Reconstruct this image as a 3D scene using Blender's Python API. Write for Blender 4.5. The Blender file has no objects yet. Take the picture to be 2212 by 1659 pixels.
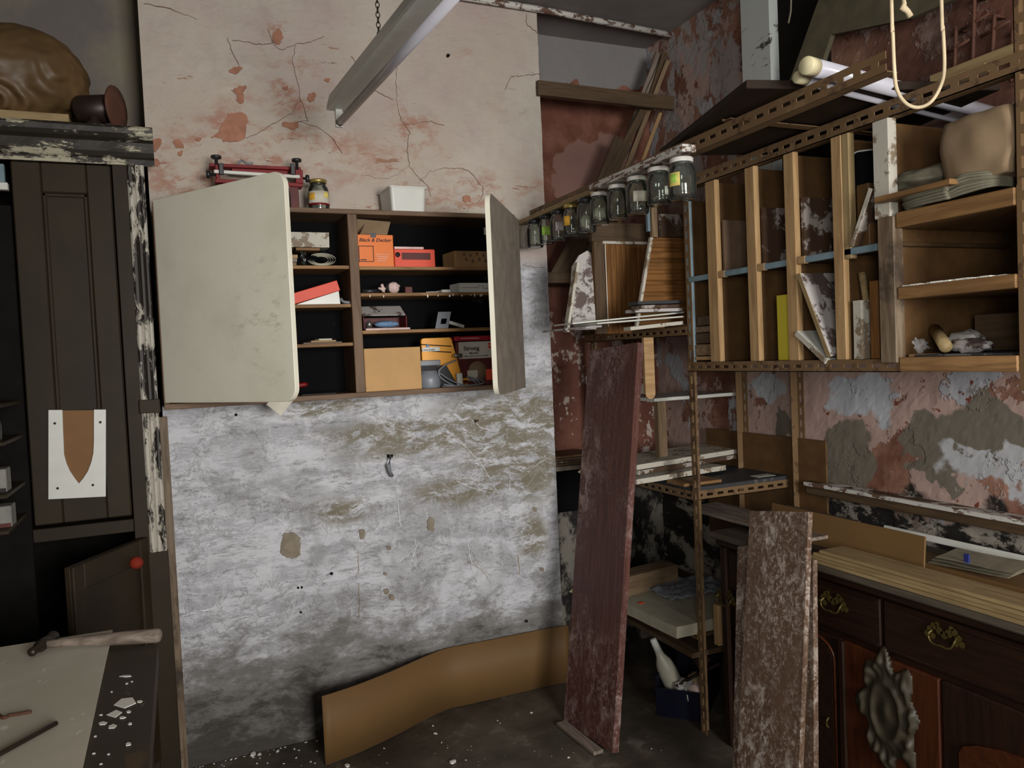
import bpy, bmesh, math, random
from mathutils import Vector, Matrix, noise
random.seed(7)
scene = bpy.context.scene
COL = scene.collection

# ---------------------------------------------------------------- camera
YAW, PITCH, ROLL, FOC, CZ = math.radians(23.281), math.radians(-2.1195), math.radians(2.5277), 1680.0, 1.5
FW = Vector((math.sin(YAW)*math.cos(PITCH), math.cos(YAW)*math.cos(PITCH), math.sin(PITCH)))
R0 = Vector((math.cos(YAW), -math.sin(YAW), 0)); U0 = R0.cross(FW)
RT = R0*math.cos(ROLL) - U0*math.sin(ROLL); UP = U0*math.cos(ROLL) + R0*math.sin(ROLL)
CAMP = Vector((0, 0, CZ))
cd = bpy.data.cameras.new('camera'); cam = bpy.data.objects.new('camera', cd); COL.objects.link(cam)
cd.sensor_fit = 'HORIZONTAL'; cd.sensor_width = 36; cd.lens = 36*FOC/2212; cd.clip_start = 0.05
cam.matrix_world = Matrix(((RT.x, UP.x, -FW.x, 0), (RT.y, UP.y, -FW.y, 0), (RT.z, UP.z, -FW.z, CZ), (0, 0, 0, 1)))
scene.camera = cam

# ---------------------------------------------------------------- world, light, exposure
w = bpy.data.worlds.new('world'); scene.world = w; w.use_nodes = True
w.node_tree.nodes['Background'].inputs[0].default_value = (0.75, 0.85, 1.0, 1)
w.node_tree.nodes['Background'].inputs[1].default_value = 0.6
def area(name, loc, rot, sx, sy, power, col, spread=180):
    l = bpy.data.lights.new(name, 'AREA'); l.shape = 'RECTANGLE'; l.size = sx; l.size_y = sy
    l.energy = power; l.color = col; l.spread = math.radians(spread)
    o = bpy.data.objects.new(name, l); COL.objects.link(o); o.location = loc; o.rotation_euler = rot
    return o
area('window_daylight', (.95, -2.3, 1.6), (math.radians(88), 0, math.radians(4)), 1.3, 1.2, 42, (1.0, 0.98, 0.95), 100)
area('side_fill_light', (-.60, -1.05, 1.65), (math.radians(90), 0, math.radians(-62)), .95, 1.05, 17, (1.0, 0.98, 0.95), 120)  # added fill from the left to reach the pigeonhole sides
scene.view_settings.view_transform = 'Standard'; scene.view_settings.look = 'None'
scene.view_settings.exposure = 0.55; scene.view_settings.gamma = 1.0; scene.view_settings.use_curve_mapping = False
scene.cycles.use_denoising = True
scene.cycles.max_bounces = 7; scene.cycles.diffuse_bounces = 3; scene.cycles.transmission_bounces = 6
scene.cycles.caustics_reflective = False; scene.cycles.caustics_refractive = False

# ---------------------------------------------------------------- picking helpers: ray of the lens met with a real plane
def A(x, y, ax, v):
    d = FW*FOC + RT*(x-1106) - UP*(y-829.5)
    return CAMP + d*((v-CAMP[ax])/d[ax])
def AX(x, y, v): return A(x, y, 0, v)
def AY(x, y, v): return A(x, y, 1, v)
def AZ(x, y, v): return A(x, y, 2, v)
def PR(p):
    d = Vector(p)-CAMP; z = d.dot(FW); return 1106+FOC*d.dot(RT)/z, 829.5-FOC*d.dot(UP)/z

# ---------------------------------------------------------------- materials
def S(r, g, b):
    f = lambda c: (c/255/12.92) if c/255 <= .04045 else ((c/255+.055)/1.055)**2.4
    return (f(r), f(g), f(b), 1)
class Mt:
    def __init__(s, name, rough=.7, spec=.35, metal=0):
        s.m = bpy.data.materials.new(name); s.m.use_nodes = True; s.t = s.m.node_tree; s.N = s.t.nodes
        s.b = s.N['Principled BSDF']; s.b.inputs['Roughness'].default_value = rough
        s.b.inputs['Specular IOR Level'].default_value = spec; s.b.inputs['Metallic'].default_value = metal
        s.h = None
    def L(s, a, b): s.t.links.new(a, b)
    def new(s, t): return s.N.new('ShaderNode'+t)
    def put(s, sock, v):
        if isinstance(v, bpy.types.NodeSocket): s.L(v, sock)
        else: sock.default_value = v
    def co(s, sc=(1, 1, 1), rand=False, warp=0, wscale=6):
        tc = s.new('TexCoord'); v = tc.outputs['Object']
        if rand:
            oi = s.new('ObjectInfo'); m = s.new('VectorMath'); m.operation = 'MULTIPLY_ADD'
            cb = s.new('CombineXYZ')
            for i in range(3): s.L(oi.outputs['Random'], cb.inputs[i])
            s.L(cb.outputs[0], m.inputs[0]); m.inputs[1].default_value = (17, 23, 31); s.L(v, m.inputs[2]); v = m.outputs[0]
        if warp:
            n = s.new('TexNoise'); n.inputs['Scale'].default_value = wscale; n.inputs['Detail'].default_value = 4; s.L(v, n.inputs['Vector'])
            m = s.new('VectorMath'); m.operation = 'SUBTRACT'; s.L(n.outputs['Color'], m.inputs[0]); m.inputs[1].default_value = (.5, .5, .5)
            m2 = s.new('VectorMath'); m2.operation = 'MULTIPLY_ADD'; s.L(m.outputs[0], m2.inputs[0]); m2.inputs[1].default_value = (warp,)*3; s.L(v, m2.inputs[2]); v = m2.outputs[0]
        m = s.new('Mapping'); s.L(v, m.inputs['Vector']); m.inputs['Scale'].default_value = sc
        return m.outputs[0]
    def n(s, sc=5, det=4, ro=.55, vec=None, dist=0):
        n = s.new('TexNoise'); n.inputs['Scale'].default_value = sc; n.inputs['Detail'].default_value = det
        n.inputs['Roughness'].default_value = ro; n.inputs['Distortion'].default_value = dist
        s.L(vec if vec is not None else s.co(), n.inputs['Vector']); return n.outputs['Fac']
    def vor(s, sc=5, vec=None, feat='DISTANCE_TO_EDGE'):
        n = s.new('TexVoronoi'); n.feature = feat; n.inputs['Scale'].default_value = sc
        s.L(vec if vec is not None else s.co(), n.inputs['Vector']); return n.outputs['Distance']
    def th(s, f, lo, hi, a=0, b=1):
        n = s.new('MapRange'); n.interpolation_type = 'SMOOTHSTEP'; s.put(n.inputs[0], f)
        n.inputs[1].default_value = lo; n.inputs[2].default_value = hi; n.inputs[3].default_value = a; n.inputs[4].default_value = b
        return n.outputs[0]
    def ma(s, op, a, b=0, clamp=False):
        n = s.new('Math'); n.operation = op; n.use_clamp = clamp; s.put(n.inputs[0], a); s.put(n.inputs[1], b); return n.outputs[0]
    def mix(s, f, a, b):
        n = s.new('Mix'); n.data_type = 'RGBA'; s.put(n.inputs[0], f); s.put(n.inputs[6], a); s.put(n.inputs[7], b); return n.outputs[2]
    def ax(s, i, vec=None):
        n = s.new('SeparateXYZ'); s.L(vec if vec is not None else s.co(), n.inputs[0]); return n.outputs[i]
    def blob(s, c, r, vec, soft=.25):
        m = s.new('VectorMath'); m.operation = 'SUBTRACT'; s.L(vec, m.inputs[0]); m.inputs[1].default_value = c
        m2 = s.new('VectorMath'); m2.operation = 'MULTIPLY'; s.L(m.outputs[0], m2.inputs[0]); m2.inputs[1].default_value = [1/q if q else 0 for q in r]
        m3 = s.new('VectorMath'); m3.operation = 'LENGTH'; s.L(m2.outputs[0], m3.inputs[0])
        return s.th(m3.outputs['Value'], 1+soft, 1-soft)
    def out(s, c, bump=None, bs=.3, bd=.004, rough=None):
        s.put(s.b.inputs['Base Color'], c)
        if rough is not None: s.put(s.b.inputs['Roughness'], rough)
        if bump is not None:
            n = s.new('Bump'); n.inputs['Strength'].default_value = bs; n.inputs['Distance'].default_value = bd
            s.L(bump, n.inputs['Height']); s.L(n.outputs[0], s.b.inputs['Normal'])
        return s.m
def flat(name, c, rough=.6, spec=.35, metal=0, var=.18, sc=14):
    m = Mt(name, rough, spec, metal); f = m.n(sc, 4, .6, m.co(rand=True))
    d = tuple(x*(1-var) for x in c[:3])+(1,); l = tuple(min(1, x*(1+var)) for x in c[:3])+(1,)
    return m.out(m.mix(m.th(f, .3, .7), d, l), f, .12, .002)
def wood(name, c1, c2, rough=.6, chip=None, chipth=.6, grime=None, sc=1, spec=.3):
    m = Mt(name, rough, spec); v = m.co((1.2*sc, 14*sc, 14*sc), rand=True, warp=.05, wscale=2)
    f = m.n(4, 6, .6, v, .6); c = m.mix(m.th(f, .3, .7), c1, c2)
    fl = m.n(30, 2, .5, m.co((.15, 1, 1), rand=True)); c = m.mix(m.th(fl, .55, .75, 0, .35), c, tuple(x*.5 for x in c1[:3])+(1,))
    if grime:
        g = m.n(5, 5, .65, m.co(rand=True)); c = m.mix(m.th(g, .48, .68), c, grime)
    if chip:
        g = m.n(9, 7, .72, m.co((.5, 1.2, 1.2), rand=True)); k = m.th(g, chipth-.03, chipth+.03); c = m.mix(k, c, chip); f = m.ma('ADD', f, k)
    return m.out(c, f, .25, .002)
def speck(name, base, dark, light, amt=.6, rough=.55, sc=1.0):
    m = Mt(name, rough, .4); v = m.co((.85*sc, 1.15*sc, 1.15*sc), rand=True, warp=.03, wscale=22)
    f = m.n(15, 10, .8, v, .5); g = m.n(2.2, 5, .65, v); st = m.n(5, 5, .6, m.co((1, 16, 16), rand=True))
    c = m.mix(m.th(st, .35, .65), base, dark)
    fine = m.n(70, 4, .8, v); k = m.ma('MULTIPLY', m.th(f, amt-.06, amt+.1), m.th(g, .42, .6)); k2 = m.ma('MULTIPLY', m.th(fine, .5, .66), .75)
    k = m.ma('MAXIMUM', k, m.ma('MULTIPLY', k2, m.th(g, .36, .6))); c = m.mix(k, c, light)
    return m.out(c, f, .35, .002)
def chip2(name, top, under, third=None, t=.5, sc=10, stretch=(1, 1, 1), rough=.6):
    m = Mt(name, rough, .35); v = m.co(stretch, rand=True, warp=.03, wscale=20)
    f = m.n(sc, 8, .7, v); k = m.th(f, t-.025, t+.025); c = m.mix(k, under, top)
    if third:
        g = m.n(sc*.6, 6, .7, m.co(stretch, rand=True)); c = m.mix(m.th(g, .58, .64), c, third)
    return m.out(c, m.ma('ADD', k, m.ma('MULTIPLY', f, .4)), .5, .002)

# chimney breast: pink distemper over whitewash lower down
def mk_chimney():
    m = Mt('chimney_plaster', .62, .3); p = m.co(); wv = m.co(warp=.09, wscale=7)
    z = m.ax(2, wv)
    a = m.n(2.2, 6, .6, p); b = m.n(7, 7, .68, p)
    pink = m.mix(m.th(a, .35, .65), S(194, 176, 168), S(200, 192, 178))
    pink = m.mix(m.th(b, .45, .72, 0, .6), pink, S(180, 162, 156)); ye = m.n(1.4, 5, .6, m.co((1, 1, .8))); pink = m.mix(m.th(ye, .5, .66, 0, .6), pink, S(194, 182, 166))
    sc2 = m.n(18, 8, .78, m.co((.45, 1, 2.6), warp=.06, wscale=5)); pink = m.mix(m.th(sc2, .6, .7, 0, .45), pink, S(140, 116, 104)); rs = None
    for cx, cy, rx, rz in ((960, 410, .42, .09), (1030, 440, .2, .08), (600, 320, .4, .09), (400, 380, .14, .14), (600, 80, .09, .08), (890, 300, .1, .16), (640, 200, .12, .14), (1080, 430, .16, .05), (500, 290, .12, .1)):
        c = AY(cx, cy, 3.15); k = m.blob((c.x, 0, c.z), (rx, 0, rz), wv, .6); rs = k if rs is None else m.ma('MAXIMUM', rs, k)
    rn = m.n(9, 9, .75, m.co((.8, 1, 1.4), warp=.1, wscale=5)); pink = m.mix(m.ma('MULTIPLY', rs, m.th(rn, .47, .62, 0, .8)), pink, S(172, 120, 96)); pink = m.mix(m.ma('MULTIPLY', rs, m.th(rn, .66, .68, 0, .8)), pink, S(140, 92, 70))
    rb = m.n(4.5, 9, .72, m.co((.7, 1, 1.25), warp=.1)); lowp = m.th(z, 2.75, 2.2, 0, .05)
    pink = m.mix(m.th(m.ma('ADD', rb, lowp), .57, .72, 0, .6), pink, S(178, 130, 106))
    dl = m.n(6, 9, .72, m.co((.45, 1, 2.4))); pink = m.mix(m.th(m.ma('ADD', dl, lowp), .65, .67, 0, .85), pink, S(160, 116, 92))
    dg = m.n(11, 8, .7, m.co((.6, 1, 1.7))); pink = m.mix(m.th(dg, .665, .69, 0, .8), pink, S(110, 92, 82))
    # lower whitewash with horizontal brush drag
    def rot(sc, ang, warp, ws):
        v = m.co(sc, warp=warp, wscale=ws); v.node.inputs['Rotation'].default_value = (0, ang, 0); return v
    st = m.n(5, 12, .78, rot((.9, 1, 3.2), .12, .14, 3)); st2 = m.n(16, 12, .8, rot((.6, 1, 2.8), -.1, .1, 5)); cl = m.n(2.6, 7, .62, m.co(warp=.2, wscale=3)); v3 = m.n(7, 10, .78, rot((2.4, 1, .9), .3, .12, 4))
    ww = m.mix(m.th(st, .42, .56), S(180, 180, 184), S(216, 216, 220)); ww = m.mix(m.th(cl, .47, .6, 0, .6), ww, S(150, 149, 150))
    ww = m.mix(m.th(st2, .53, .6, 0, .6), ww, S(126, 124, 122)); ww = m.mix(m.th(v3, .56, .62, 0, .5), ww, S(222, 222, 224)); dk = m.n(20, 12, .82, rot((.5, 1, 2.6), .05, .12, 7)); ww = m.mix(m.th(dk, .58, .63, 0, .65), ww, S(96, 92, 88))
    em = m.n(4.5, 8, .7, m.co(warp=.3, wscale=3)); ww = m.mix(m.th(m.ma('ABSOLUTE', m.ma('SUBTRACT', em, .52)), .014, .002, 0, .5), ww, S(112, 110, 108))
    tan = None
    for cx, cy, rx, rz in ((1110, 905, .36, .14), (960, 945, .42, .08), (1150, 1010, .14, .16), (860, 930, .3, .05), (1085, 960, .2, .2), (1005, 1060, .24, .06), (745, 1105, .12, .05), (700, 880, .2, .03), (1150, 1160, .07, .1)):
        c = AY(cx, cy, 3.15); k = m.blob((c.x, 0, c.z), (rx, 0, rz), wv, .45); tan = k if tan is None else m.ma('MAXIMUM', tan, k)
    br = m.n(8, 12, .8, m.co((.9, 1, 2.6), warp=.16, wscale=4)); tk = m.ma('MULTIPLY', tan, m.th(br, .44, .52))
    ww = m.mix(m.ma('MULTIPLY', tk, .9), ww, S(124, 116, 94))
    # scratches of fresh white
    sw = m.n(3.2, 9, .7, m.co((2.2, 1, 3.2), warp=.5, wscale=1.7), 1.5); ww = m.mix(m.th(m.ma('ABSOLUTE', m.ma('SUBTRACT', sw, .5)), .012, .0, 0, .55), ww, S(218, 218, 220))
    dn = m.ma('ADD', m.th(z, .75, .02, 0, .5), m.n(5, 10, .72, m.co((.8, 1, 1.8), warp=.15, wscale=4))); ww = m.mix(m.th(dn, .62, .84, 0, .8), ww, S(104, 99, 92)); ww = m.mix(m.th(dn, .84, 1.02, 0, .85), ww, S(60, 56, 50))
    k = m.th(z, 1.86, 1.95); c = m.mix(k, ww, pink)
    return m.out(c, m.ma('ADD', m.ma('MULTIPLY', st2, .8), m.ma('ADD', b, st)), .7, .009)
def mk_alcove():
    m = Mt('alcove_plaster', .7, .25); wv = m.co(warp=.3, wscale=7); z = m.ax(2, wv)
    a = m.n(5, 8, .68); c = m.mix(m.th(a, .35, .65), S(106, 64, 51), S(136, 92, 75))
    g = m.n(3, 6, .6, m.co((1, 1, .6)))
    c = m.mix(m.th(z, 2.35, 2.15, 0, .5), c, S(80, 44, 36))
    pk = m.blob((2.02, 3.42, 2.32), (.26, 1, .26), wv, .04); c = m.mix(pk, c, S(140, 106, 96))
    fl = m.n(15, 7, .7, m.co((1, 1, .75))); c = m.mix(m.ma('MULTIPLY', m.th(fl, .57, .6), m.th(z, 1.8, 1.55)), c, S(176, 162, 152))
    c = m.mix(m.th(z, 2.815, 2.825), c, S(128, 124, 122))
    bl = m.n(9, 8, .7, m.co((1, 1, .7))); lowc = m.mix(m.th(bl, .46, .56), S(34, 31, 28), S(122, 116, 106)); c = m.mix(m.th(z, .98, .92), c, lowc)
    return m.out(c, a, .6, .008)
def mk_right():
    m = Mt('right_wall_plaster', .7, .25); wv = m.co(warp=.3, wscale=7); z = m.ax(2, wv)
    a = m.n(4, 8, .68); c = m.mix(m.th(a, .35, .65), S(112, 74, 60), S(150, 112, 94))
    pk = m.n(3.2, 8, .66); low = m.ma('ADD', pk, m.th(z, 2.0, 1.6, 0, .09)); c = m.mix(m.th(low, .52, .545), c, S(172, 146, 136))
    gw = m.n(2.6, 7, .62, m.co((1, 1.3, 1), warp=.1)); c = m.mix(m.th(gw, .575, .59), c, S(168, 168, 172))
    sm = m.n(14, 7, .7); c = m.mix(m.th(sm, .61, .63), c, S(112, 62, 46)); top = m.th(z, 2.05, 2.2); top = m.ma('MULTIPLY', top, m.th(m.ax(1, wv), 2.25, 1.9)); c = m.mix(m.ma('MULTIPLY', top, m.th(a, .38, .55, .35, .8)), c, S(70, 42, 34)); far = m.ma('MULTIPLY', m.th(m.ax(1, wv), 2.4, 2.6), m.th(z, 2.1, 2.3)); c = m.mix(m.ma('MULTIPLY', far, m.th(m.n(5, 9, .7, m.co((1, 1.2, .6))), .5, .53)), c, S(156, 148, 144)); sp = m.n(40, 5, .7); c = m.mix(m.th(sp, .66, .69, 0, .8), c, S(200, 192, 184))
    for (x, y), (ry, rz) in (((1850, 850), (.16, .1)), ((1700, 985), (.0, .0)), ((1655, 850), (.1, .07))):
        if ry: q = AX(x, y, 2.3); c = m.mix(m.blob((2.3, q.y, q.z), (9, ry, rz), wv, .1), c, S(176, 178, 182))
    for (x, y), (ry, rz) in (((1820, 985), (.13, .12)), ((1700, 920), (.05, .04)), ((2010, 950), (.12, .07)), ((2120, 940), (.16, .1)), ((2040, 1020), (.14, .05))):
        q = AX(x, y, 2.3); c = m.mix(m.blob((2.3, q.y, q.z), (9, ry, rz), wv, .08), c, S(112, 104, 92))
    for (x, y), (ry, rz) in (((2120, 1010), (.15, .07)), ((2190, 1030), (.1, .08))):
        q = AX(x, y, 2.3); c = m.mix(m.ma('MULTIPLY', m.blob((2.3, q.y, q.z), (9, ry, rz), wv, .1), m.th(sm, .38, .44)), c, S(178, 178, 180))
    bl = m.n(7, 9, .7, m.co((1, .6, 1.2))); lowc = m.mix(m.th(bl, .5, .56), S(40, 37, 34), S(150, 142, 130)); lowc = m.mix(m.th(a, .6, .62), lowc, S(120, 104, 92))
    c = m.mix(m.th(z, .965, .93), c, lowc)
    return m.out(c, m.ma('ADD', a, m.ma('ADD', m.th(low, .52, .545), m.th(gw, .575, .59))), .6, .006)
M = {}
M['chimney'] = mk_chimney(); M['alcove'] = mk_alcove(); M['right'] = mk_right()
def mk_left():
    m = Mt('left_wall_plaster', .7, .25); a = m.n(2.5, 6, .6); b = m.n(5, 6, .6, m.co((1.6, 1, .7)))
    c = m.mix(m.th(a, .4, .65), S(104, 98, 94), S(126, 118, 100)); c = m.mix(m.th(b, .58, .75, 0, .7), c, S(96, 90, 88)); return m.out(c, b, .3, .004)
M['left'] = mk_left()
def mk_ceil():
    m = Mt('ceiling_paint', .8, .2); a = m.n(2.5, 6, .6); c = m.mix(m.th(a, .4, .7), S(124, 118, 114), S(138, 132, 128)); return m.out(c, a, .2, .004)
M['ceil'] = mk_ceil()
def mk_floor():
    m = Mt('floor_concrete', .55, .4); a = m.n(2.5, 8, .65); b = m.n(24, 6, .7); d = m.n(5, 7, .65)
    c = m.mix(m.th(a, .35, .65), S(58, 51, 43), S(92, 83, 71)); c = m.mix(m.th(d, .58, .68, 0, .6), c, S(120, 116, 104)); c = m.mix(m.th(b, .68, .7), c, S(176, 170, 156))
    return m.out(c, m.ma('ADD', a, b), .3, .004)
M['floor'] = mk_floor()
M['brick_patch'] = flat('exposed_red_plaster', S(160, 114, 92), .8, .2, var=.15, sc=30)
M['tan_patch'] = flat('exposed_tan_plaster', S(134, 124, 108), .8, .2, var=.15, sc=30)
M['crack'] = flat('crack_brown', S(138, 116, 104), .9, .1)  # dull brown of the crack ribbons and the box tuck lines
M['hole'] = flat('dark_hole', S(30, 26, 24), .9, .1)
def mk_cream():
    m = Mt('cream_door_paint', .5, .35); a = m.n(3, 6, .6); b = m.n(9, 7, .7, m.co((1, 1, 2.2)))
    c = m.mix(m.th(a, .4, .7), S(226, 222, 203), S(214, 209, 190)); c = m.mix(m.th(b, .6, .75, 0, .55), c, S(172, 165, 146)); return m.out(c, a, .1, .002)
M['cream'] = mk_cream()
def mk_smudge():
    m = Mt('smudged_cream_paint', .5, .35); a = m.n(3, 6, .6); sm = m.n(14, 10, .8, m.co((.7, 1.6, 1), warp=.08, wscale=5)); loc = m.blob((.52, .28, 0), (.16, .2, 1), m.co(warp=.2, wscale=4), .6)
    c = m.mix(m.th(a, .4, .7), S(226, 222, 203), S(214, 209, 190)); c = m.mix(m.ma('MULTIPLY', loc, m.th(sm, .52, .64, 0, .4)), c, S(140, 132, 116)); f = m.n(60, 4, .7); c = m.mix(m.th(f, .68, .72, 0, .3), c, S(140, 134, 120)); return m.out(c, a, .1, .002)
M['creamsmudge'] = mk_smudge()
M['door_side'] = flat('shaded_door_paint', S(132, 122, 110), .55)  # shade on the right door's outer face is put into this colour
M['cabwood'] = wood('cabinet_wood', S(92, 70, 52), S(116, 92, 70))
M['plyedge'] = wood('plywood_edge', S(112, 82, 52), S(158, 120, 78))
M['plypale'] = wood('pale_plywood', S(130, 110, 76), S(160, 138, 98))
M['batten'] = wood('pale_batten_wood', S(150, 118, 80), S(176, 144, 102))
M['black'] = chip2('black_scuffed_board', S(10, 10, 11), S(52, 52, 50), None, .34, 7, rough=.85)
M['black'].node_tree.nodes['Principled BSDF'].inputs['Specular IOR Level'].default_value = .1
M['brown'] = flat('brown_hardboard', S(92, 66, 38), .6)
M['ochre'] = flat('ochre_hardboard', S(116, 80, 38), .6, var=.05)
M['brown2'] = flat('dark_hardboard', S(76, 56, 34), .65)
M['dexion'] = chip2('rusty_brown_angle_iron', S(108, 84, 57), S(84, 62, 44), S(120, 96, 70), .42, 12, rough=.6)
M['blue'] = flat('pale_blue_paint', S(112, 132, 140), .5)
M['speckred'] = speck('red_stained_speckled_board', S(92, 54, 44), S(70, 38, 32), S(160, 138, 132), .52)
M['speckbrown'] = speck('brown_speckled_board', S(98, 74, 56), S(84, 62, 46), S(200, 188, 176), .55)
M['marble'] = chip2('white_stained_board', S(176, 170, 166), S(92, 78, 72), None, .47, 11)
M['splotch'] = chip2('splotched_brown_board', S(74, 54, 40), S(160, 150, 142), S(98, 80, 66), .47, 9)
M['whiteply'] = chip2('white_crusted_board', S(184, 178, 164), S(128, 112, 92), None, .44, 16)
M['whitechip'] = chip2('chipped_white_paint', S(196, 192, 184), S(100, 74, 60), None, .47, 30, (.5, 1, 1))
M['white'] = flat('white_plastic', S(206, 206, 198), .35, .5, var=.04)
M['greyplastic'] = flat('grey_plastic', S(120, 124, 130), .4, .5, var=.06)
M['darkgrey'] = flat('dark_plastic', S(36, 36, 38), .4, .5)
M['card'] = flat('cardboard', S(188, 148, 98), .75, var=.05)
M['card2'] = flat('kraft_box_card', S(150, 116, 76), .75, var=.1)
M['curvecard'] = flat('brown_card_sheet', S(112, 84, 50), .62, .3, var=.06, sc=3)
M['orange'] = flat('orange_card', S(226, 118, 44), .5, var=.04)
M['redorange'] = flat('vermilion_card', S(218, 78, 52), .5, var=.05)
M['red'] = flat('red_enamel', S(116, 16, 18), .5, .3)
M['crimson'] = flat('crimson_cover', S(150, 30, 44), .45)
M['darkred'] = flat('dark_red_card', S(86, 34, 30), .55)
M['ink'] = flat('black_ink', S(24, 22, 22), .6, var=.05)
M['paper'] = flat('aged_paper', S(200, 194, 178), .8, var=.08)
M['cupb'] = flat('dark_painted_cupboard', S(46, 38, 27), .55, .15, var=.14, sc=5)
M['cupchip'] = chip2('chipped_dark_moulding', S(40, 34, 29), S(176, 170, 156), None, .50, 9, (2.2, 2.2, .5), .5)
M['cupchipx'] = chip2('chipped_dark_cornice', S(42, 37, 32), S(168, 162, 140), None, .45, 9, (.6, 2.2, 2.2), .5)
M['hide'] = flat('brown_leather', S(96, 74, 46), .5, .4, var=.2, sc=5)
M['darkmetal'] = flat('rusty_dark_metal', S(46, 34, 28), .45, .5, .3)
M['steel'] = flat('dull_steel', S(130, 126, 120), .35, .5, .7)
M['brass'] = flat('old_brass', S(88, 74, 36), .5, .4, .5)
M['mahog'] = wood('dark_mahogany', S(30, 17, 11), S(42, 24, 14), .42, spec=.3)
M['mahogred'] = wood('red_mahogany_panel', S(58, 27, 13), S(74, 36, 17), .4, spec=.35)
M['carve'] = flat('carved_grey_brown_wood', S(56, 50, 38), .5, .35)
M['greytop'] = wood('grey_worn_top', S(74, 66, 56), S(92, 82, 70))
M['darktop'] = chip2('black_worn_shelf', S(54, 54, 56), S(100, 96, 90), None, .4, 8)
M['lath'] = wood('old_lath', S(104, 84, 62), S(136, 114, 88))
M['lathgrey'] = wood('grey_lath', S(96, 84, 74), S(140, 126, 114))
M['lathdark'] = wood('dark_plank_wood', S(70, 54, 38), S(88, 70, 50))
M['ribwood'] = wood('ribbed_panel_wood', S(96, 62, 26), S(126, 84, 40))
M['orangewood'] = wood('orange_pine', S(110, 80, 48), S(134, 100, 62))
M['dimpaper'] = flat('dim_papers', S(132, 124, 104), .8)
M['worn'] = wood('worn_paint_post', S(88, 70, 52), S(128, 112, 92), grime=S(60, 48, 38))
M['yellow'] = flat('yellow_laminate', S(214, 198, 60), .5, var=.03)
M['rope'] = flat('cream_cord', S(190, 172, 140), .8)
M['cream2'] = flat('cream_end_cap', S(206, 196, 158), .5)
M['tube'] = flat('white_tube_glass', S(190, 188, 196), .2, .6, var=.03)
M['lampbody'] = flat('white_enamel_batten', S(200, 200, 190), .35, .5, var=.06)
M['cloth'] = flat('tan_canvas', S(130, 110, 86), .9, .1, var=.12, sc=6)
M['greycloth'] = flat('grey_green_canvas', S(106, 102, 86), .9, .1)
M['navy'] = flat('navy_plastic', S(14, 16, 44), .35, .5)
M['bottle'] = flat('pale_grey_plastic_bottle', S(168, 164, 146), .4, .4, var=.06)
M['rust'] = flat('rusted_iron', S(84, 52, 38), .7)
M['benchwhite'] = None
def mk_bench():
    m = Mt('bench_sheet', .5, .35); a = m.n(3, 6, .6); sp = m.n(16, 6, .7, m.co((1.4, .7, 1))); ru = m.n(4, 7, .7, m.co((.7, 1.4, 1)))
    c = m.mix(m.th(a, .4, .65), S(196, 190, 172), S(208, 202, 186)); c = m.mix(m.th(sp, .63, .65), c, S(222, 218, 204)); c = m.mix(m.th(ru, .69, .74), c, S(140, 92, 40)); return m.out(c, a, .1, .002)
M['benchwhite'] = mk_bench()
M['benchdark'] = chip2('paint_spattered_bench', S(62, 54, 45), S(96, 86, 72), S(82, 66, 46), .36, 9, (.6, 1.6, 1))
M['dulltape'] = flat('dull_red_tape', S(120, 36, 20), .7, .2)
M['dimcarton'] = flat('dimmed_white_carton', S(128, 126, 120), .7)  # white card, greyed so the dim left edge sits in its colour
M['stainedtop'] = chip2('stained_board_top', S(156, 150, 130), S(116, 98, 72), None, .34, 5)
M['navy2'] = flat('dark_navy_plastic', S(9, 10, 30), .5, .3)
M['flake'] = flat('paint_flakes', S(226, 224, 214), .6, var=.05)
M['olive'] = flat('olive_brown_paint', S(84, 78, 60), .7)
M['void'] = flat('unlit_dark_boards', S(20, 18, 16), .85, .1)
M['whitepost'] = chip2('peeling_white_post', S(172, 176, 172), S(66, 62, 56), None, .4, 8, (2.5, 2.5, .35))
def mk_glass():
    m = Mt('jar_glass'); t = m.t; fr = m.new('Fresnel'); fr.inputs['IOR'].default_value = 1.5
    tr = m.new('BsdfTransparent'); tr.inputs[0].default_value = (.90, .93, .90, 1); gl = m.new('BsdfGlossy'); gl.inputs['Roughness'].default_value = .04
    mx = m.new('MixShader'); m.L(fr.outputs[0], mx.inputs[0]); m.L(tr.outputs[0], mx.inputs[1]); m.L(gl.outputs[0], mx.inputs[2]); df = m.new('BsdfDiffuse'); df.inputs[0].default_value = (.62, .64, .6, 1); m2 = m.new('MixShader'); m2.inputs[0].default_value = .025; m.L(mx.outputs[0], m2.inputs[1]); m.L(df.outputs[0], m2.inputs[2]); m.L(m2.outputs[0], m.N['Material Output'].inputs[0]); return m.m
M['glass'] = mk_glass()
M['limelabel'] = flat('lime_label', S(150, 190, 80), .6); M['yellowlabel'] = flat('yellow_label', S(214, 196, 110), .6); M['amber'] = flat('amber_label', S(222, 168, 60), .6)
M['screws'] = flat('steel_screws', S(150, 150, 140), .3, .5, .8)
M['goldlid'] = flat('gold_lid', S(170, 150, 84), .35, .5, .6)
M['lidwhite'] = flat('white_tin_lid', S(196, 192, 184), .4)
M['tool'] = flat('orange_tool_plastic', S(228, 156, 44), .4, .5, var=.04)
M['blueclth'] = flat('blue_cloth', S(110, 138, 172), .8)
M['pink'] = flat('pink_white_cloth', S(206, 180, 172), .8)

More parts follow.
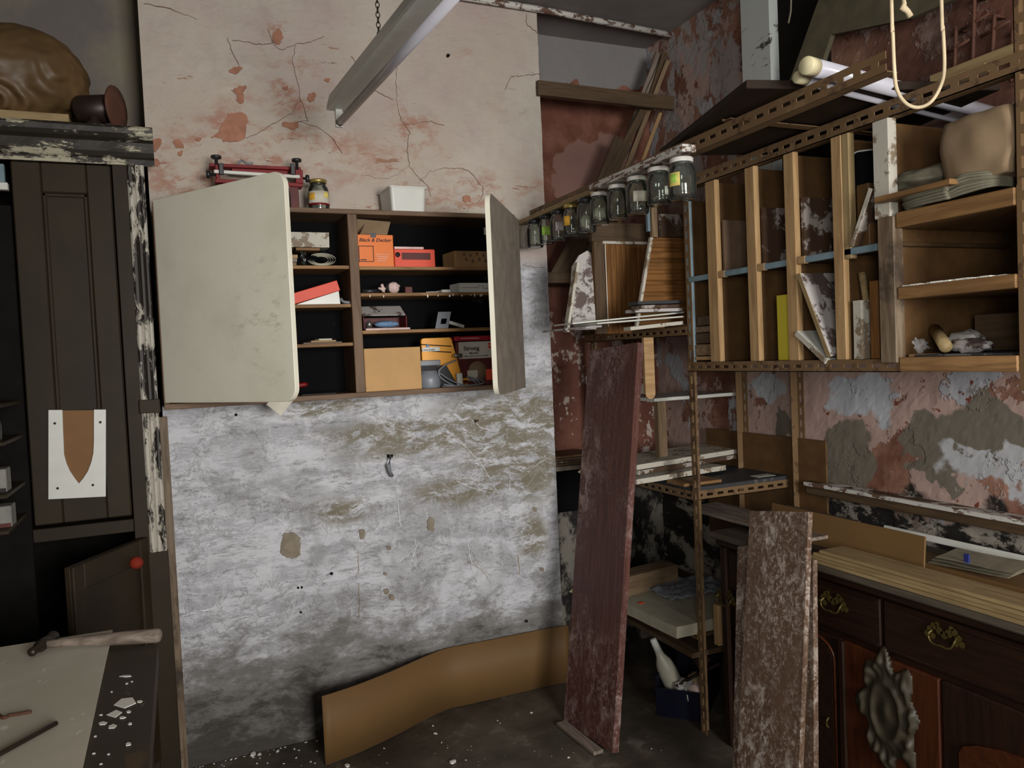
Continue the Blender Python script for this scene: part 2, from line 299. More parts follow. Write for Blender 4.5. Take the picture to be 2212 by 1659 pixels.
# ---------------------------------------------------------------- mesh helpers
def finish(name, bm, mat, parent=None, mw=None, smooth=False):
    bmesh.ops.recalc_face_normals(bm, faces=bm.faces)
    me = bpy.data.meshes.new(name); bm.to_mesh(me); bm.free(); me.materials.append(M[mat] if isinstance(mat, str) else mat)
    if smooth: me.polygons.foreach_set('use_smooth', [True]*len(me.polygons))
    o = bpy.data.objects.new(name, me); COL.objects.link(o)
    if mw is not None: o.matrix_world = mw
    if parent is not None:
        o.parent = parent; o.matrix_parent_inverse = Matrix.Identity(4)
        if mw is not None: o.matrix_basis = WM[parent.name].inverted() @ mw
        else: o.matrix_basis = WM[parent.name].inverted()
    WM[o.name] = (mw.copy() if mw is not None else (Matrix.Identity(4)))
    return o
WM = {}
def tag(o, label, cat, group=None):
    o['label'] = label; o['category'] = cat
    if group: o['group'] = group
    return o
def thing(name, loc, label, cat, group=None):
    o = bpy.data.objects.new(name, None); o.empty_display_size = .05; COL.objects.link(o); o.location = loc
    WM[o.name] = Matrix.Translation(Vector(loc)); return tag(o, label, cat, group)
def struct(o): o['kind'] = 'structure'; return o
def cube(bm, lo, hi, bev=0):
    g = bmesh.ops.create_cube(bm, size=1); vs = g['verts']; lo = Vector(lo); hi = Vector(hi); s = hi-lo; c = (hi+lo)/2
    for v in vs: v.co = Vector((v.co.x*s.x, v.co.y*s.y, v.co.z*s.z))+c
    if bev: bmesh.ops.bevel(bm, geom=list({e for v in vs for e in v.link_edges}), offset=min(bev, min(abs(q) for q in s)*.4), segments=1, affect='EDGES')
def frame(o, a, b):
    X = Vector(a).normalized(); Z = X.cross(Vector(b)).normalized(); Y = Z.cross(X); o = Vector(o)
    return Matrix(((X.x, Y.x, Z.x, o.x), (X.y, Y.y, Z.y, o.y), (X.z, Y.z, Z.z, o.z), (0, 0, 0, 1)))
def wob(bm, amp, sc=9, seed=0):
    for v in bm.verts: v.co += amp*noise.noise_vector(v.co*sc+Vector((seed, seed*2.3, 5)))
def slab(name, o, a, b, t, mat, parent=None, bev=.0015, rough=0, cuts=0, seed=None):
    """board with one corner at o, length a, width b, thickness t (signed, along a x b)"""
    o, a, b = Vector(o), Vector(a), Vector(b); mw = frame(o, a, b); bm = bmesh.new()
    la = a.length; lb = b.dot(Vector((mw[0][1], mw[1][1], mw[2][1]))); lo = Vector((0, min(0, lb), min(0, t))); hi = Vector((la, max(0, lb), max(0, t)))
    if cuts:
        n = cuts; k = max(2, int(n*abs(lb)/la)); ring = []
        g = bmesh.ops.create_cube(bm, size=1)
        for v in bm.verts: v.co = Vector([lo[i]+(v.co[i]+.5)*(hi[i]-lo[i]) for i in range(3)])
        lng = [e for e in bm.edges if abs(abs((e.verts[0].co-e.verts[1].co).x)-la) < 1e-6]
        bmesh.ops.subdivide_edges(bm, edges=lng, cuts=n, use_grid_fill=True)
        wid = [e for e in bm.edges if abs((e.verts[0].co-e.verts[1].co).y) > 1e-6 and abs((e.verts[0].co-e.verts[1].co).x) < 1e-6]
        bmesh.ops.subdivide_edges(bm, edges=wid, cuts=k, use_grid_fill=True)
        wob(bm, rough, 12, seed if seed is not None else random.random()*50)
    else: cube(bm, lo, hi, bev)
    return finish(name, bm, mat, parent, mw)
def box(name, lo, hi, mat, parent=None, bev=.002, long=None):
    """axis-aligned box; local x runs along its longest side so the grain follows"""
    lo, hi = Vector([min(a, b) for a, b in zip(lo, hi)]), Vector([max(a, b) for a, b in zip(lo, hi)]); s = hi-lo
    i = long if long is not None else max(range(3), key=lambda k: s[k])
    j = (i+1) % 3; a = Vector((0, 0, 0)); b = Vector((0, 0, 0)); a[i] = s[i]; b[j] = s[j]
    return slab(name, lo, a, b, s[(i+2) % 3], mat, parent, bev)
def prism(name, pts, mw, t, mat, parent=None, bev=0, smooth=False):
    """polygon in local xy extruded by t along z, placed with mw"""
    bm = bmesh.new(); v = [bm.verts.new((p[0], p[1], 0)) for p in pts]; f = bm.faces.new(v)
    r = bmesh.ops.extrude_face_region(bm, geom=[f])
    for q in r['geom']:
        if isinstance(q, bmesh.types.BMVert): q.co.z += t
    if bev: bmesh.ops.bevel(bm, geom=list(bm.edges), offset=bev, segments=1, affect='EDGES')
    bmesh.ops.triangulate(bm, faces=[f for f in bm.faces if len(f.verts) > 4])
    return finish(name, bm, mat, parent, mw)
def tube_bm(bm, pts, r, seg=8, closed=False):
    pts = [Vector(p) for p in pts]; rings = []; n = len(pts); up = Vector((.13, .31, .94)).normalized()
    for i, p in enumerate(pts):
        d = (pts[min(i+1, n-1)]-pts[max(i-1, 0)]).normalized(); s = d.cross(up)
        if s.length < .1: s = d.cross(Vector((1, 0, 0)))
        s.normalize(); u = s.cross(d); rr = r[i] if isinstance(r, (list, tuple)) else r
        rings.append([bm.verts.new(p+rr*(math.cos(2*math.pi*k/seg)*s+math.sin(2*math.pi*k/seg)*u)) for k in range(seg)])
    for a, b in zip(rings, rings[1:]):
        for k in range(seg): bm.faces.new((a[k], a[(k+1) % seg], b[(k+1) % seg], b[k]))
    bm.faces.new(rings[0]); bm.faces.new(rings[-1][::-1])
def tube(name, pts, r, mat, parent=None, seg=10, smooth=True):
    o = Vector(pts[0]); bm = bmesh.new(); tube_bm(bm, [Vector(p)-o for p in pts], r, seg); return finish(name, bm, mat, parent, Matrix.Translation(o), smooth)
def spline(pts, n=6):
    pts = [Vector(p) for p in pts]; out = []
    for i in range(len(pts)-1):
        p0, p1, p2, p3 = pts[max(i-1, 0)], pts[i], pts[i+1], pts[min(i+2, len(pts)-1)]
        for k in range(n):
            t = k/n; out.append(.5*((2*p1)+(p2-p0)*t+(2*p0-5*p1+4*p2-p3)*t*t+(3*p1-p0-3*p2+p3)*t**3))
    return out+[pts[-1]]
def lathe(name, prof, mw, mat, parent=None, seg=24, smooth=True):
    bm = bmesh.new(); rings = []
    for r, z in prof:
        rings.append([bm.verts.new((max(r, 0.0002)*math.cos(2*math.pi*k/seg), max(r, 0.0002)*math.sin(2*math.pi*k/seg), z)) for k in range(seg)])
    for a, b in zip(rings, rings[1:]):
        for k in range(seg): bm.faces.new((a[k], a[(k+1) % seg], b[(k+1) % seg], b[k]))
    bm.faces.new(rings[0][::-1]); bm.faces.new(rings[-1])
    return finish(name, bm, mat, parent, mw, smooth)
T = lambda x, y, z: Matrix.Translation(Vector((x, y, z)))
def blobmesh(name, c, r, mat, parent=None, amp=.2, sc=3, seed=0, sub=4, rot=0):
    bm = bmesh.new(); bmesh.ops.create_icosphere(bm, subdivisions=sub, radius=1)
    for v in bm.verts:
        n = v.co.normalized(); k = 1+amp*noise.fractal(n*sc+Vector((seed, 0, 0)), .6, 2.2, 4); v.co = Vector((n.x*r[0]*k, n.y*r[1]*k, n.z*r[2]*k))
    return finish(name, bm, mat, parent, T(*c) @ Matrix.Rotation(rot, 4, 'Z'), True)
def text(body, o, right, up, h, mat, parent, depth=.0004, shear=0, wmax=None):
    cu = bpy.data.curves.new('lettering', 'FONT'); cu.body = body; cu.extrude = depth; cu.shear = shear; cu.size = 1; cu.offset = .018
    ob = bpy.data.objects.new('tmp', cu); COL.objects.link(ob); dg = bpy.context.evaluated_depsgraph_get()
    me = bpy.data.meshes.new_from_object(ob.evaluated_get(dg)); bpy.data.objects.remove(ob)
    xs = [v.co.x for v in me.vertices] or [0, 1]; sx = h if not wmax else wmax/(max(xs)-min(xs))
    for v in me.vertices: v.co = Vector(((v.co.x-min(xs))*sx, v.co.y*h*1.4, v.co.z))
    me.materials.clear(); me.materials.append(M[mat]); mw = frame(o, right, up)
    ob = bpy.data.objects.new('lettering', me); COL.objects.link(ob); ob.parent = parent; ob.matrix_basis = WM[parent.name].inverted() @ mw
    return ob
def panel(name, o, u, v, nu, nv, thick, amp, sc, mat, parent=None):
    """wall: front grid with uneven plaster relief, solid behind"""
    o, u, v = Vector(o), Vector(u), Vector(v); n = u.cross(v).normalized(); bm = bmesh.new(); g = []
    for j in range(nv+1):
        row = []
        for i in range(nu+1):
            p = o+u*(i/nu)+v*(j/nv); k = noise.fractal(p*sc, .6, 2.1, 5); row.append(bm.verts.new(p-n*amp*(.5+.5*k)))
        g.append(row)
    for j in range(nv):
        for i in range(nu): bm.faces.new((g[j][i], g[j][i+1], g[j+1][i+1], g[j+1][i]))
    loop = [g[0][i] for i in range(nu)]+[g[j][nu] for j in range(nv)]+[g[nv][i] for i in range(nu, 0, -1)]+[g[j][0] for j in range(nv, 0, -1)]
    back = [bm.verts.new(p.co-n*thick) for p in loop]
    for k in range(len(loop)):
        q = (k+1) % len(loop); bm.faces.new((loop[q], loop[k], back[k], back[q]))
    bm.faces.new(back)
    return finish(name, bm, mat, parent, None, False)

# ---------------------------------------------------------------- the room
D, R, CE, AB = 3.15, 2.30, 3.04, 3.42
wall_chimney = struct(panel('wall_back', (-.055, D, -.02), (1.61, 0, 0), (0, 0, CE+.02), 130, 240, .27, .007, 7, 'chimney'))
wall_alc = struct(panel('wall_alcove', (1.5, AB, -.02), (.86, 0, 0), (0, 0, CE+.02), 60, 200, .1, .006, 7, 'alcove'))
wall_alc2 = struct(panel('wall_cupboard_side', (-.70, AB, -.02), (.68, 0, 0), (0, 0, CE+.02), 40, 120, .1, .004, 5, 'left'))
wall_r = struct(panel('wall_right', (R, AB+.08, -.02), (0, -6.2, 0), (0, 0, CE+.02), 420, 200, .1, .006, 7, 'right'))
bm = bmesh.new()
for lo, hi in (((-.76, -2.6, 0), (-.64, -1.55, CE)), ((-.76, -.5, 0), (-.64, AB+.05, CE)), ((-.76, -1.55, 0), (-.64, -.5, 1.08)), ((-.76, -1.55, 2.22), (-.64, -.5, CE))): cube(bm, lo, hi)
wall_l = struct(finish('wall_left', bm, 'left'))
wf2 = struct(box('added_side_window', (-.75, -1.55, 1.08), (-.66, -.5, 1.12), 'whitechip'))  # unseen window frame, added to go with the side light
for yy in (-1.55, -1.04, -.54): box('window_mullion', (-.72, yy, 1.12), (-.68, yy+.04, 2.22), 'whitechip', wf2)
floor = struct(panel('floor', (-.78, -2.7, 0), (3.2, 0, 0), (0, 6.2, 0), 100, 200, .1, .004, 4, 'floor'))
ceil = struct(box('ceiling', (-.78, -2.7, CE), (2.42, AB+.08, CE+.1), 'ceil', bev=0))
# rear wall with a window behind the camera
bm = bmesh.new()
for lo, hi in (((-.78, -2.6, 0), (2.42, -2.45, .8)), ((-.78, -2.6, 2.3), (2.42, -2.45, CE)), ((-.78, -2.6, .8), (.3, -2.45, 2.3)), ((1.9, -2.6, .8), (2.42, -2.45, 2.3))): cube(bm, lo, hi)
struct(finish('wall_rear', bm, 'left'))
wf = struct(box('window_1', (.4, -2.55, .78), (1.9, -2.50, .83), 'whitechip'))
for xx in (.4, .89, 1.38, 1.86): box('window_mullion', (xx, -2.55, .83), (xx+.04, -2.51, 2.3), 'whitechip', wf)
box('window_head', (.4, -2.55, 2.26), (1.9, -2.50, 2.3), 'whitechip', wf)

# plaster patches and cracks of the chimney breast
def patch(px, mat, name='bare_patch', Y=D, jit=.06, t=.0035):
    P = [AY(x, y, Y-.001) for x, y in px]; c = sum(P, Vector())/len(P); pts = []; n_ = len(P)
    size = sum((p-c).length for p in P)/n_
    for i in range(n_):
        p0, p1, p2, p3 = P[i-1], P[i], P[(i+1) % n_], P[(i+2) % n_]
        for k in range(6):
            t_ = k/6; q = .5*((2*p1)+(p2-p0)*t_+(2*p0-5*p1+4*p2-p3)*t_*t_+(3*p1-p0-3*p2+p3)*t_**3)
            nv = noise.noise_vector(q*70)*.5+noise.noise_vector(q*200)*.35; q = q+Vector((nv.x, 0, nv.z))*min(size*.55, .016)
            pts.append((q.x-c.x, q.z-c.z))
    mw = frame(c, (1, 0, 0), (0, 0, 1)) @ Matrix.Translation((0, 0, -.004))
    return prism(name, pts, mw, t+.002, mat, wall_chimney)
patch([(494, 248), (527, 245), (533, 262), (526, 300), (483, 306), (480, 298), (458, 298), (470, 285)], 'brick_patch')
patch([(508, 190), (532, 186), (530, 198), (524, 223), (515, 222), (512, 205), (500, 195)], 'brick_patch', jit=.12)
patch([(496, 150), (520, 145), (522, 152), (504, 158)], 'brick_patch', jit=.1)
patch([(608, 268), (640, 262), (643, 275), (628, 279)], 'brick_patch', jit=.12)
patch([(375, 302), (392, 306), (398, 318), (380, 318)], 'brick_patch'); patch([(385, 328), (395, 326), (392, 336), (384, 336)], 'brick_patch')
patch([(665, 205), (680, 198), (682, 210), (670, 220)], 'brick_patch', jit=.15); patch([(330, 305), (348, 300), (345, 315), (332, 325)], 'brick_patch')
patch([(590, 70), (604, 64), (612, 82), (600, 95), (590, 88)], 'brick_patch', jit=.12); patch([(330, 345), (340, 342), (345, 355), (335, 360)], 'brick_patch')
patch([(1000, 425), (1012, 422), (1016, 434), (1004, 436)], 'brick_patch'); patch([(700, 172), (712, 170), (708, 178)], 'brick_patch'); patch([(610, 188), (622, 186), (618, 194)], 'brick_patch'); patch([(420, 300), (436, 298), (430, 306)], 'brick_patch')
patch([(613, 1152), (644, 1154), (648, 1180), (646, 1200), (628, 1206), (606, 1192), (608, 1168)], 'tan_patch', jit=.03)
patch([(923, 1128), (930, 1118), (938, 1125), (936, 1147), (924, 1143)], 'tan_patch')
for x, y, r in ((782, 1150, 6), (840, 1183, 4), (834, 1277, 5), (846, 1290, 5), (782, 1158, 5), (832, 1239, 3), (1155, 1100, 4), (1170, 1230, 4)):
    patch([(x-r, y-r), (x+r, y-r*.8), (x+r, y+r), (x-r*.7, y+r)], 'tan_patch', jit=.1)
for x, y, r in ((510, 896, 4), (716, 1239, 4), (644, 1270, 3), (652, 1269, 3), (650, 1323, 3), (968, 120, 5), (650, 455, 3), (1137, 1342, 4)):
    patch([(x+r*.8*math.cos(k*1.05), y+r*.8*math.sin(k*1.05)) for k in range(6)], 'hole', 'nail_hole', jit=.1)
def crack(px, wdt=.0014, mat='crack', name='crack'):
    P = [AY(x, y, D-.0015) for x, y in px]; bm = bmesh.new(); Q = []
    for a, b in zip(P, P[1:]):
        n = max(3, int((b-a).length/.012))
        for k in range(n): q = a.lerp(b, k/n); q += Vector((random.uniform(-1, 1), 0, random.uniform(-1, 1)))*.003; Q.append(q)
    Q.append(P[-1]); prev = None
    for i, q in enumerate(Q):
        d = (Q[min(i+1, len(Q)-1)]-Q[max(i-1, 0)]).normalized(); s = Vector((d.z, 0, -d.x))*wdt*random.uniform(.2, .8)*(1-abs(i/len(Q)-.5)*.9)
        c = [bm.verts.new(q+s), bm.verts.new(q-s), bm.verts.new(q-s+Vector((0, .007, 0))), bm.verts.new(q+s+Vector((0, .007, 0)))]
        if prev:
            for k in range(4): bm.faces.new((prev[k], prev[(k+1) % 4], c[(k+1) % 4], c[k]))
        prev = c
    return finish(name, bm, mat, wall_chimney)
crack([(855, 210), (868, 260), (885, 285), (880, 320), (885, 360), (905, 385), (915, 393)]); crack([(885, 358), (860, 375), (840, 385), (815, 385), (790, 378)])
crack([(905, 395), (930, 370), (965, 362), (1000, 365), (1015, 368), (1030, 390), (1045, 404), (1062, 396)]); crack([(905, 385), (925, 400), (930, 425)])
crack([(1045, 404), (1042, 425), (1030, 440)]); crack([(1090, 195), (1105, 165), (1168, 160)], .0015); crack([(1136, 30), (1138, 52), (1150, 62), (1165, 72)], .0018)
crack([(490, 80), (500, 105), (515, 135), (520, 148)], .0018); crack([(580, 65), (590, 95), (610, 108), (640, 95), (632, 130), (645, 180), (648, 215), (630, 245), (600, 262), (560, 285), (515, 305)])
crack([(640, 95), (670, 90), (700, 78)]); crack([(645, 262), (690, 275), (720, 300), (740, 330)]); crack([(860, 30), (862, 110), (855, 160), (858, 210)], .0015)
crack([(310, 8), (360, 15), (398, 30), (425, 42)], .0018); crack([(500, 85), (560, 95), (610, 90)], .0018); crack([(650, 215), (665, 260), (640, 262)]); crack([(1130, 572), (1150, 577), (1178, 577)], .0018)
crack([(870, 270), (930, 262), (960, 270)], .0015); crack([(760, 120), (800, 190), (850, 215)], .0012)
M['scratch'] = flat('fresh_white_plaster', S(218, 218, 220), .7); M['ruststain'] = flat('rust_run', S(166, 146, 116), .7)
for pth in ([(960, 940), (1000, 960), (1040, 1000), (1062, 1040), (1072, 1062)], [(985, 1038), (1010, 1050), (1030, 1058)], [(985, 890), (992, 870), (1005, 862)], [(1006, 1130), (1012, 1180), (1020, 1230), (1034, 1262)], [(862, 1215), (890, 1190), (905, 1178)],
            [(855, 1060), (862, 1100), (866, 1140)], [(1100, 980), (1102, 1040), (1098, 1080)], [(1150, 1010), (1180, 992)], [(595, 1115), (612, 1130), (622, 1140)], [(395, 1330), (440, 1318), (470, 1312)], [(410, 1370), (450, 1360)], [(896, 1160), (898, 1185), (884, 1222)], [(1018, 905), (1040, 925), (1056, 928)], [(650, 1290), (652, 1310)]):
    crack(pth, .0026, 'scratch', 'plaster_scratch')
for pth in ([(773, 1190), (775, 1240)], [(776, 1260), (777, 1300), (775, 1338)], [(1120, 1200), (1122, 1240)], [(1010, 1210), (1045, 1235), (1060, 1260)]): crack(pth, .0016, 'ruststain', 'rust_run')
# rusty bent strap and nail on the white wall
st = thing('iron_strap', AY(843, 985, D), 'rusty bent iron strap sticking out of the whitewashed wall', 'strap')
tube('strap_blade', [AY(843, 985, D-.0), AY(843, 988, D-.03), AY(840, 1005, D-.04), AY(842, 1018, D-.035), AY(847, 1028, D-.02)], [.004, .006, .007, .007, .008], 'greyplastic', st, 6)
patch([(837, 982), (848, 982), (847, 989), (838, 989)], 'hole', 'nail_hole', jit=.1)
st2 = tag(tube('rusty_nail', [AY(1027, 912, D), AY(1028, 909, D-.02), AY(1034, 908, D-.028)], .004, 'rust', None, 6), 'short rusty nail in the tan-stained upper right of the whitewashed wall', 'nail')

# corner batten on the left edge of the chimney breast, left of the whitewash
bq = AY(372, 1120, D); struct(box('trim_1', (-.075, D-.02, 0), (-.04, D-.001, 1.33), 'worn'))
# alcove: ceiling pipe, lintel board, grey cove
p0, p1 = AY(985, 0, D-.03), AX(1442, 70, R-.01)
tag(tube('ceiling_pipe', [Vector((.9, D-.03, CE-.02)), Vector((1.56, D-.02, CE-.022)), Vector((2.29, D+.03, CE-.026))], .014, 'whitechip', None, 10), 'thin chipped white pipe running along under the ceiling', 'pipe')

# ---------------------------------------------------------------- left cupboard with cornice
FY = 3.03
def zY(x, y, Y): return AY(x, y, Y).z
cb = thing('tall_cupboard', (-.34, FY, 0), 'tall dark brown panelled cupboard with chipped white cornice left of chimney', 'cupboard')
ctop = zY(150, 315, FY); xr = -.075; xl = -.63
box('side_panel', (xr-.02, FY+.01, 0), (xr, AB-.02, ctop), 'cupb', cb); box('side_panel', (xl, FY+.01, 0), (xl+.02, AB-.02, ctop), 'cupb', cb)
box('back_panel', (xl, AB-.03, 0), (xr, AB-.015, ctop), 'void', cb); box('top_panel', (xl, FY-.02, ctop-.02), (xr+.01, AB-.01, ctop+.005), 'cupb', cb)
zd0 = zY(200, 1128, FY); box('mid_shelf', (xl, FY+.005, zd0-.05), (xr, AB-.02, zd0-.005), 'cupb', cb); box('bottom_panel', (xl, FY+.01, .02), (xr, AB-.02, .06), 'void', cb)
# cornice: stepped profile swept along x
prof = [(0, 0), (-.012, .0), (-.012, .02), (-.02, .026), (-.03, .04), (-.034, .05), (-.034, .072), (-.052, .082), (-.064, .095), (-.066, .112), (-.058, .122), (0, .125)]
zc = zY(150, 352, FY); bm = bmesh.new(); rows = []
for k in range(25):
    x = xl+(.045+xr-xl)*k/24; rows.append([bm.verts.new((x, FY+a+.0015*noise.noise(Vector((x*20, a*50, b*50))), zc+b)) for a, b in prof])
for a, b in zip(rows, rows[1:]):
    for i in range(len(prof)-1): bm.faces.new((a[i], a[i+1], b[i+1], b[i]))
    bm.faces.new((a[-1], a[0], b[0], b[-1]))
bm.faces.new(rows[0]); bm.faces.new(rows[-1]); finish('cornice', bm, 'cupchipx', cb)
# stile, moulding on the right hand side
box('stile', (-.165, FY-.012, .06), (-.10, FY+.02, zc), 'cupb', cb, long=2)
bm = bmesh.new(); zb = zY(335, 1190, FY)
for x, r in ((-.108, .012), (-.088, .010), (-.072, .008)):
    tube_bm(bm, [(x-.006*0, FY-.012+.002*noise.noise(Vector((x*50, q, 0))), zb+(zc-zb)*q/20) for q in range(21)], r, 8)
finish('chipped_moulding', bm, 'cupchip', cb)
box('moulding_block', (-.125, FY-.03, zY(330, 885, FY)-.01), (-.058, FY+.01, zY(330, 868, FY)+.01), 'cupb', cb)
box('lower_post', (-.13, FY-.015, 0), (-.062, FY+.02, zb), 'cupb', cb, long=2)
# upper door: frame + recessed panel
dl, dr, dz0, dz1 = AY(40, 600, FY).x, -.17, zd0+.01, zc-.005
dr_ = thing
dd = box('upper_door', (dl, FY+.002, dz0), (dr, FY+.016, dz1), 'cupb', cb, long=2)
for a, b, nm in (((dl, FY-.014, dz0), (dl+.085, FY+.002, dz1), 'stile_rail'), ((dr-.075, FY-.014, dz0), (dr, FY+.002, dz1), 'stile_rail'),
              ((dl+.085, FY-.0135, dz0), (dr-.075, FY+.002, dz0+.11), 'stile_rail'), ((dl+.085, FY-.0135, dz1-.10), (dr-.075, FY+.002, dz1), 'stile_rail')):
    box(nm, a, b, 'cupb', dd, .004)
lx = dl+.085; rx_ = dr-.075
for a, b in (((lx, FY-.008, dz0+.11), (lx+.012, FY+.003, dz1-.1)), ((rx_-.012, FY-.008, dz0+.11), (rx_, FY+.003, dz1-.1)), ((lx, FY-.008, dz0+.11), (rx_, FY+.003, dz0+.122)), ((lx, FY-.008, dz1-.112), (rx_, FY+.003, dz1-.1))):
    box('panel_bead', a, b, 'cupb', dd, .003)
# lower door ajar with its own panel
h = AY(303, 1160, FY-.005); hz = h.z; near = AZ(138, 1227, hz); hz0 = .12
ld = slab('lower_door', (h.x, h.y, hz0), (0, 0, hz-hz0), Vector((near.x-h.x, near.y-h.y, 0)), .018, 'cupb', cb)
v = Vector((near.x-h.x, near.y-h.y, 0)); vl = v.length; v.normalize(); n_ = Vector((0, 0, 1)).cross(v); base = Vector((h.x, h.y, 0))
if n_.y > 0: n_ = -n_
for (s0, s1, z0, z1) in ((0, .05, hz0, hz), (vl-.05, vl, hz0, hz), (.05, vl-.05, hz-.08, hz), (.05, vl-.05, hz0, hz0+.1)):
    o = base+v*s0+n_*.0; slab('door_rail', o+Vector((0, 0, z0))+n_*.03, Vector((0, 0, z1-z0)), v*(s1-s0), .012 if Vector((0,0,1)).cross(v).dot(n_) < 0 else -.012, 'cupb', ld, .003)
dray = FW*FOC+RT*(268-1106)-UP*(1216-829.5); kp = CAMP+dray*((base-CAMP).dot(n_)/dray.dot(n_)); kp = kp+n_*.045
kb = tag(lathe('orange_tape_roll', [(.001, -.008), (.016, -.008), (.021, -.003), (.021, .006), (.015, .012), (.001, .014)], T(*kp) @ Matrix.Rotation(math.radians(80), 4, 'X'), 'dulltape'), 'small round orange-red roll hanging on the ajar lower cupboard door', 'roll')
# white template board with pointed cut-out, brown hardboard behind
tq = [AY(x, y, FY-.02) for x, y in ((90, 886), (214, 878), (229, 1072), (105, 1078))]
o = tq[3]; u = (tq[2]-tq[3]); uu = u.normalized(); vv = (tq[0]-tq[3]); W = u.length; H = vv.length; vv.normalize()
tp = thing('template_board', o, 'white template board with a pointed arch cut-out screwed to the dark cupboard door', 'template')
mwt = frame(o, uu, (0, 0, 1))
# outline of the U: outside rectangle, inside pointed slot open at top
ins = [(.77, 1), (.775, .62), (.765, .48), (.74, .38), (.69, .28), (.63, .2), (.56, .12), (.52, .155)]
ins = [(.785, 1.0), (.785, .80), (.785, .62), (.775, .50), (.74, .40), (.68, .30), (.60, .22), (.525, .165), (.46, .22), (.37, .31), (.31, .40), (.27, .50), (.262, .62), (.25, .80), (.24, 1.0)]
pts = [(0, 0), (1, 0), (1, 1)]+ins+[(0, 1)]
prism('board', [(a*W, b*H) for a, b in pts], mwt, .009, 'white', tp, .0008)
prism('backing', [(a*W, b*H) for a, b in ((.18, .06), (.86, .06), (.86, .992), (.18, .992))], mwt @ Matrix.Translation((0, 0, -.0062)), .006, 'ochre', tp)
for a, b in ((.11, .85), (.9, .855), (.16, .12), (.77, .14)):
    lathe('screw', [(.0005, 0), (.0045, 0), (.004, .002), (.0005, .0022)], mwt @ Matrix.Translation((a*W, b*H, .0085)), 'darkmetal', tp, 10)
# things on top of the cupboard
ztop = zc+.125
pb = tag(box('pale_board', (xl+.03, FY-.04, ztop), (AY(150, 275, FY-.04).x, FY+.25, ztop+.028), 'plypale'), 'pale board lying on the cupboard top under the brown sack', 'board')
bc = AY(40, 165, FY+.12); rz = (AY(60, 50, FY+.1).z-(ztop+.03))/2; rx = AY(188, 170, FY+.1).x-bc.x
bm = bmesh.new(); bmesh.ops.create_icosphere(bm, subdivisions=6, radius=1)
for q in bm.verts:
    n = q.co.normalized(); low = max(0, min(1, (.35-n.z)/.9)); sw_ = noise.noise(n*1.6)*2.2
    fold = .045*low*math.sin(13*(n.x*.8+n.z*.9)+4*sw_)+.05*noise.fractal(n*1.3, .5, 2, 3)+.010*low*noise.noise(n*9)
    k = 1+fold; q.co = Vector((n.x*k*rx*1.04, n.y*k*.17, max(n.z*k, -.96)*rz*1.03))
sack = tag(finish('sack', bm, 'hide', None, T(bc.x, FY+.15, ztop+.03+rz*.97), True), 'bulky brown creased leather sack on top of the dark cupboard', 'sack')
c = AY(250, 248, FY-.01); rr = (AY(250, 200, FY).z-AY(250, 296, FY).z)/2
dm = thing('flanged_drum', (c.x, FY, ztop), 'dark rusty metal drum with a big round flange on the cupboard top', 'drum')
mwd = T(c.x, FY+.02, ztop+rr) @ Matrix.Rotation(math.radians(62), 4, 'Z') @ Matrix.Rotation(math.radians(90), 4, 'X')
mwd = T(c.x, FY+.02, ztop+rr) @ Matrix.Rotation(math.radians(-22), 4, 'Z') @ Matrix.Rotation(math.radians(90), 4, 'Y')
lathe('flange', [(.001, -.004), (rr*.95, -.004), (rr, 0), (rr*.97, .006), (rr*.5, .008), (.001, .009)], mwd, 'rust', dm, 32)
lathe('drum_body', [(.001, -.13), (rr*.55, -.13), (rr*.62, -.12), (rr*.62, -.03), (rr*.45, -.02), (rr*.45, -.004), (.001, -.003)], mwd, 'darkmetal', dm, 28)
lathe('drum_foot', [(.001, 0), (.03, 0), (.028, .02), (.018, .03), (.018, .06)], T(c.x-.07, FY+.03, ztop), 'darkmetal', dm)

# left wall: narrow shelves with jars, seen at the frame's left edge
ls = thing('side_shelf', (-.60, 2.55, 0), 'narrow dark shelf rack at the far left edge beside the cupboard', 'shelf')
xs_ = -.64; ed = AY(8, 900, 2.72).x
zs = [zY(8, y, 2.72) for y in (1135, 1060, 950, 870)]
for z in zs: box('shelf_board', (xs_, 2.62, z-.012), (ed+.012, 2.93, z), 'cupb', ls)
box('shelf_upright', (xs_, 2.93, 0), (ed+.02, 2.95, 2.05), 'void', ls); box('shelf_upright', (xs_, 2.6, 0), (xs_+.02, 2.62, 1.45), 'void', ls)
for k, (y0, y1, lab, mt) in enumerate(((1092, 1135, 'small white carton with dark marks low on the far left shelf', 'white'), (1012, 1058, 'white labelled carton on the middle far left shelf', 'white'))):
    z0 = zs[k]; z1 = zY(8, y0, 2.70); q = thing('carton', (ed-.04, 2.70, z0), lab, 'carton')
    box('carton_body', (ed-.08, 2.68, z0), (AY(18+6*(1-k), 1100, 2.68).x, 2.75, z1), 'dimcarton', q); box('carton_band', (ed-.079, 2.6795, z0), (AY(16+6*(1-k), 1100, 2.68).x, 2.68, z0+.012), 'darkred' if k == 0 else 'ink', q)
for k, (z, y0, lab) in enumerate(((zs[2], 885, 'small clear glass bottle on the far left shelf'), (zs[3], 832, 'little lime-green pot on the top far left shelf'))):
    hh = zY(5, y0, 2.7)-z; q = thing('small_bottle', (ed-.03, 2.70, z), lab, 'bottle' if k == 0 else 'pot')
    lathe('bottle_body', [(.001, 0), (.022, 0), (.024, .006), (.024, hh*.6), (.014, hh*.75), (.012, hh*.9), (.001, hh*.9)], T(ed-.028, 2.70, z), 'glass' if k == 0 else 'limelabel', q)
    lathe('bottle_cap', [(.001, 0), (.014, 0), (.014, hh*.1), (.001, hh*.1)], T(ed-.028, 2.70, z+hh*.9), 'lidwhite', q)
q = AY(5, 385, FY-.05); z0 = AY(5, 408, FY-.05).z
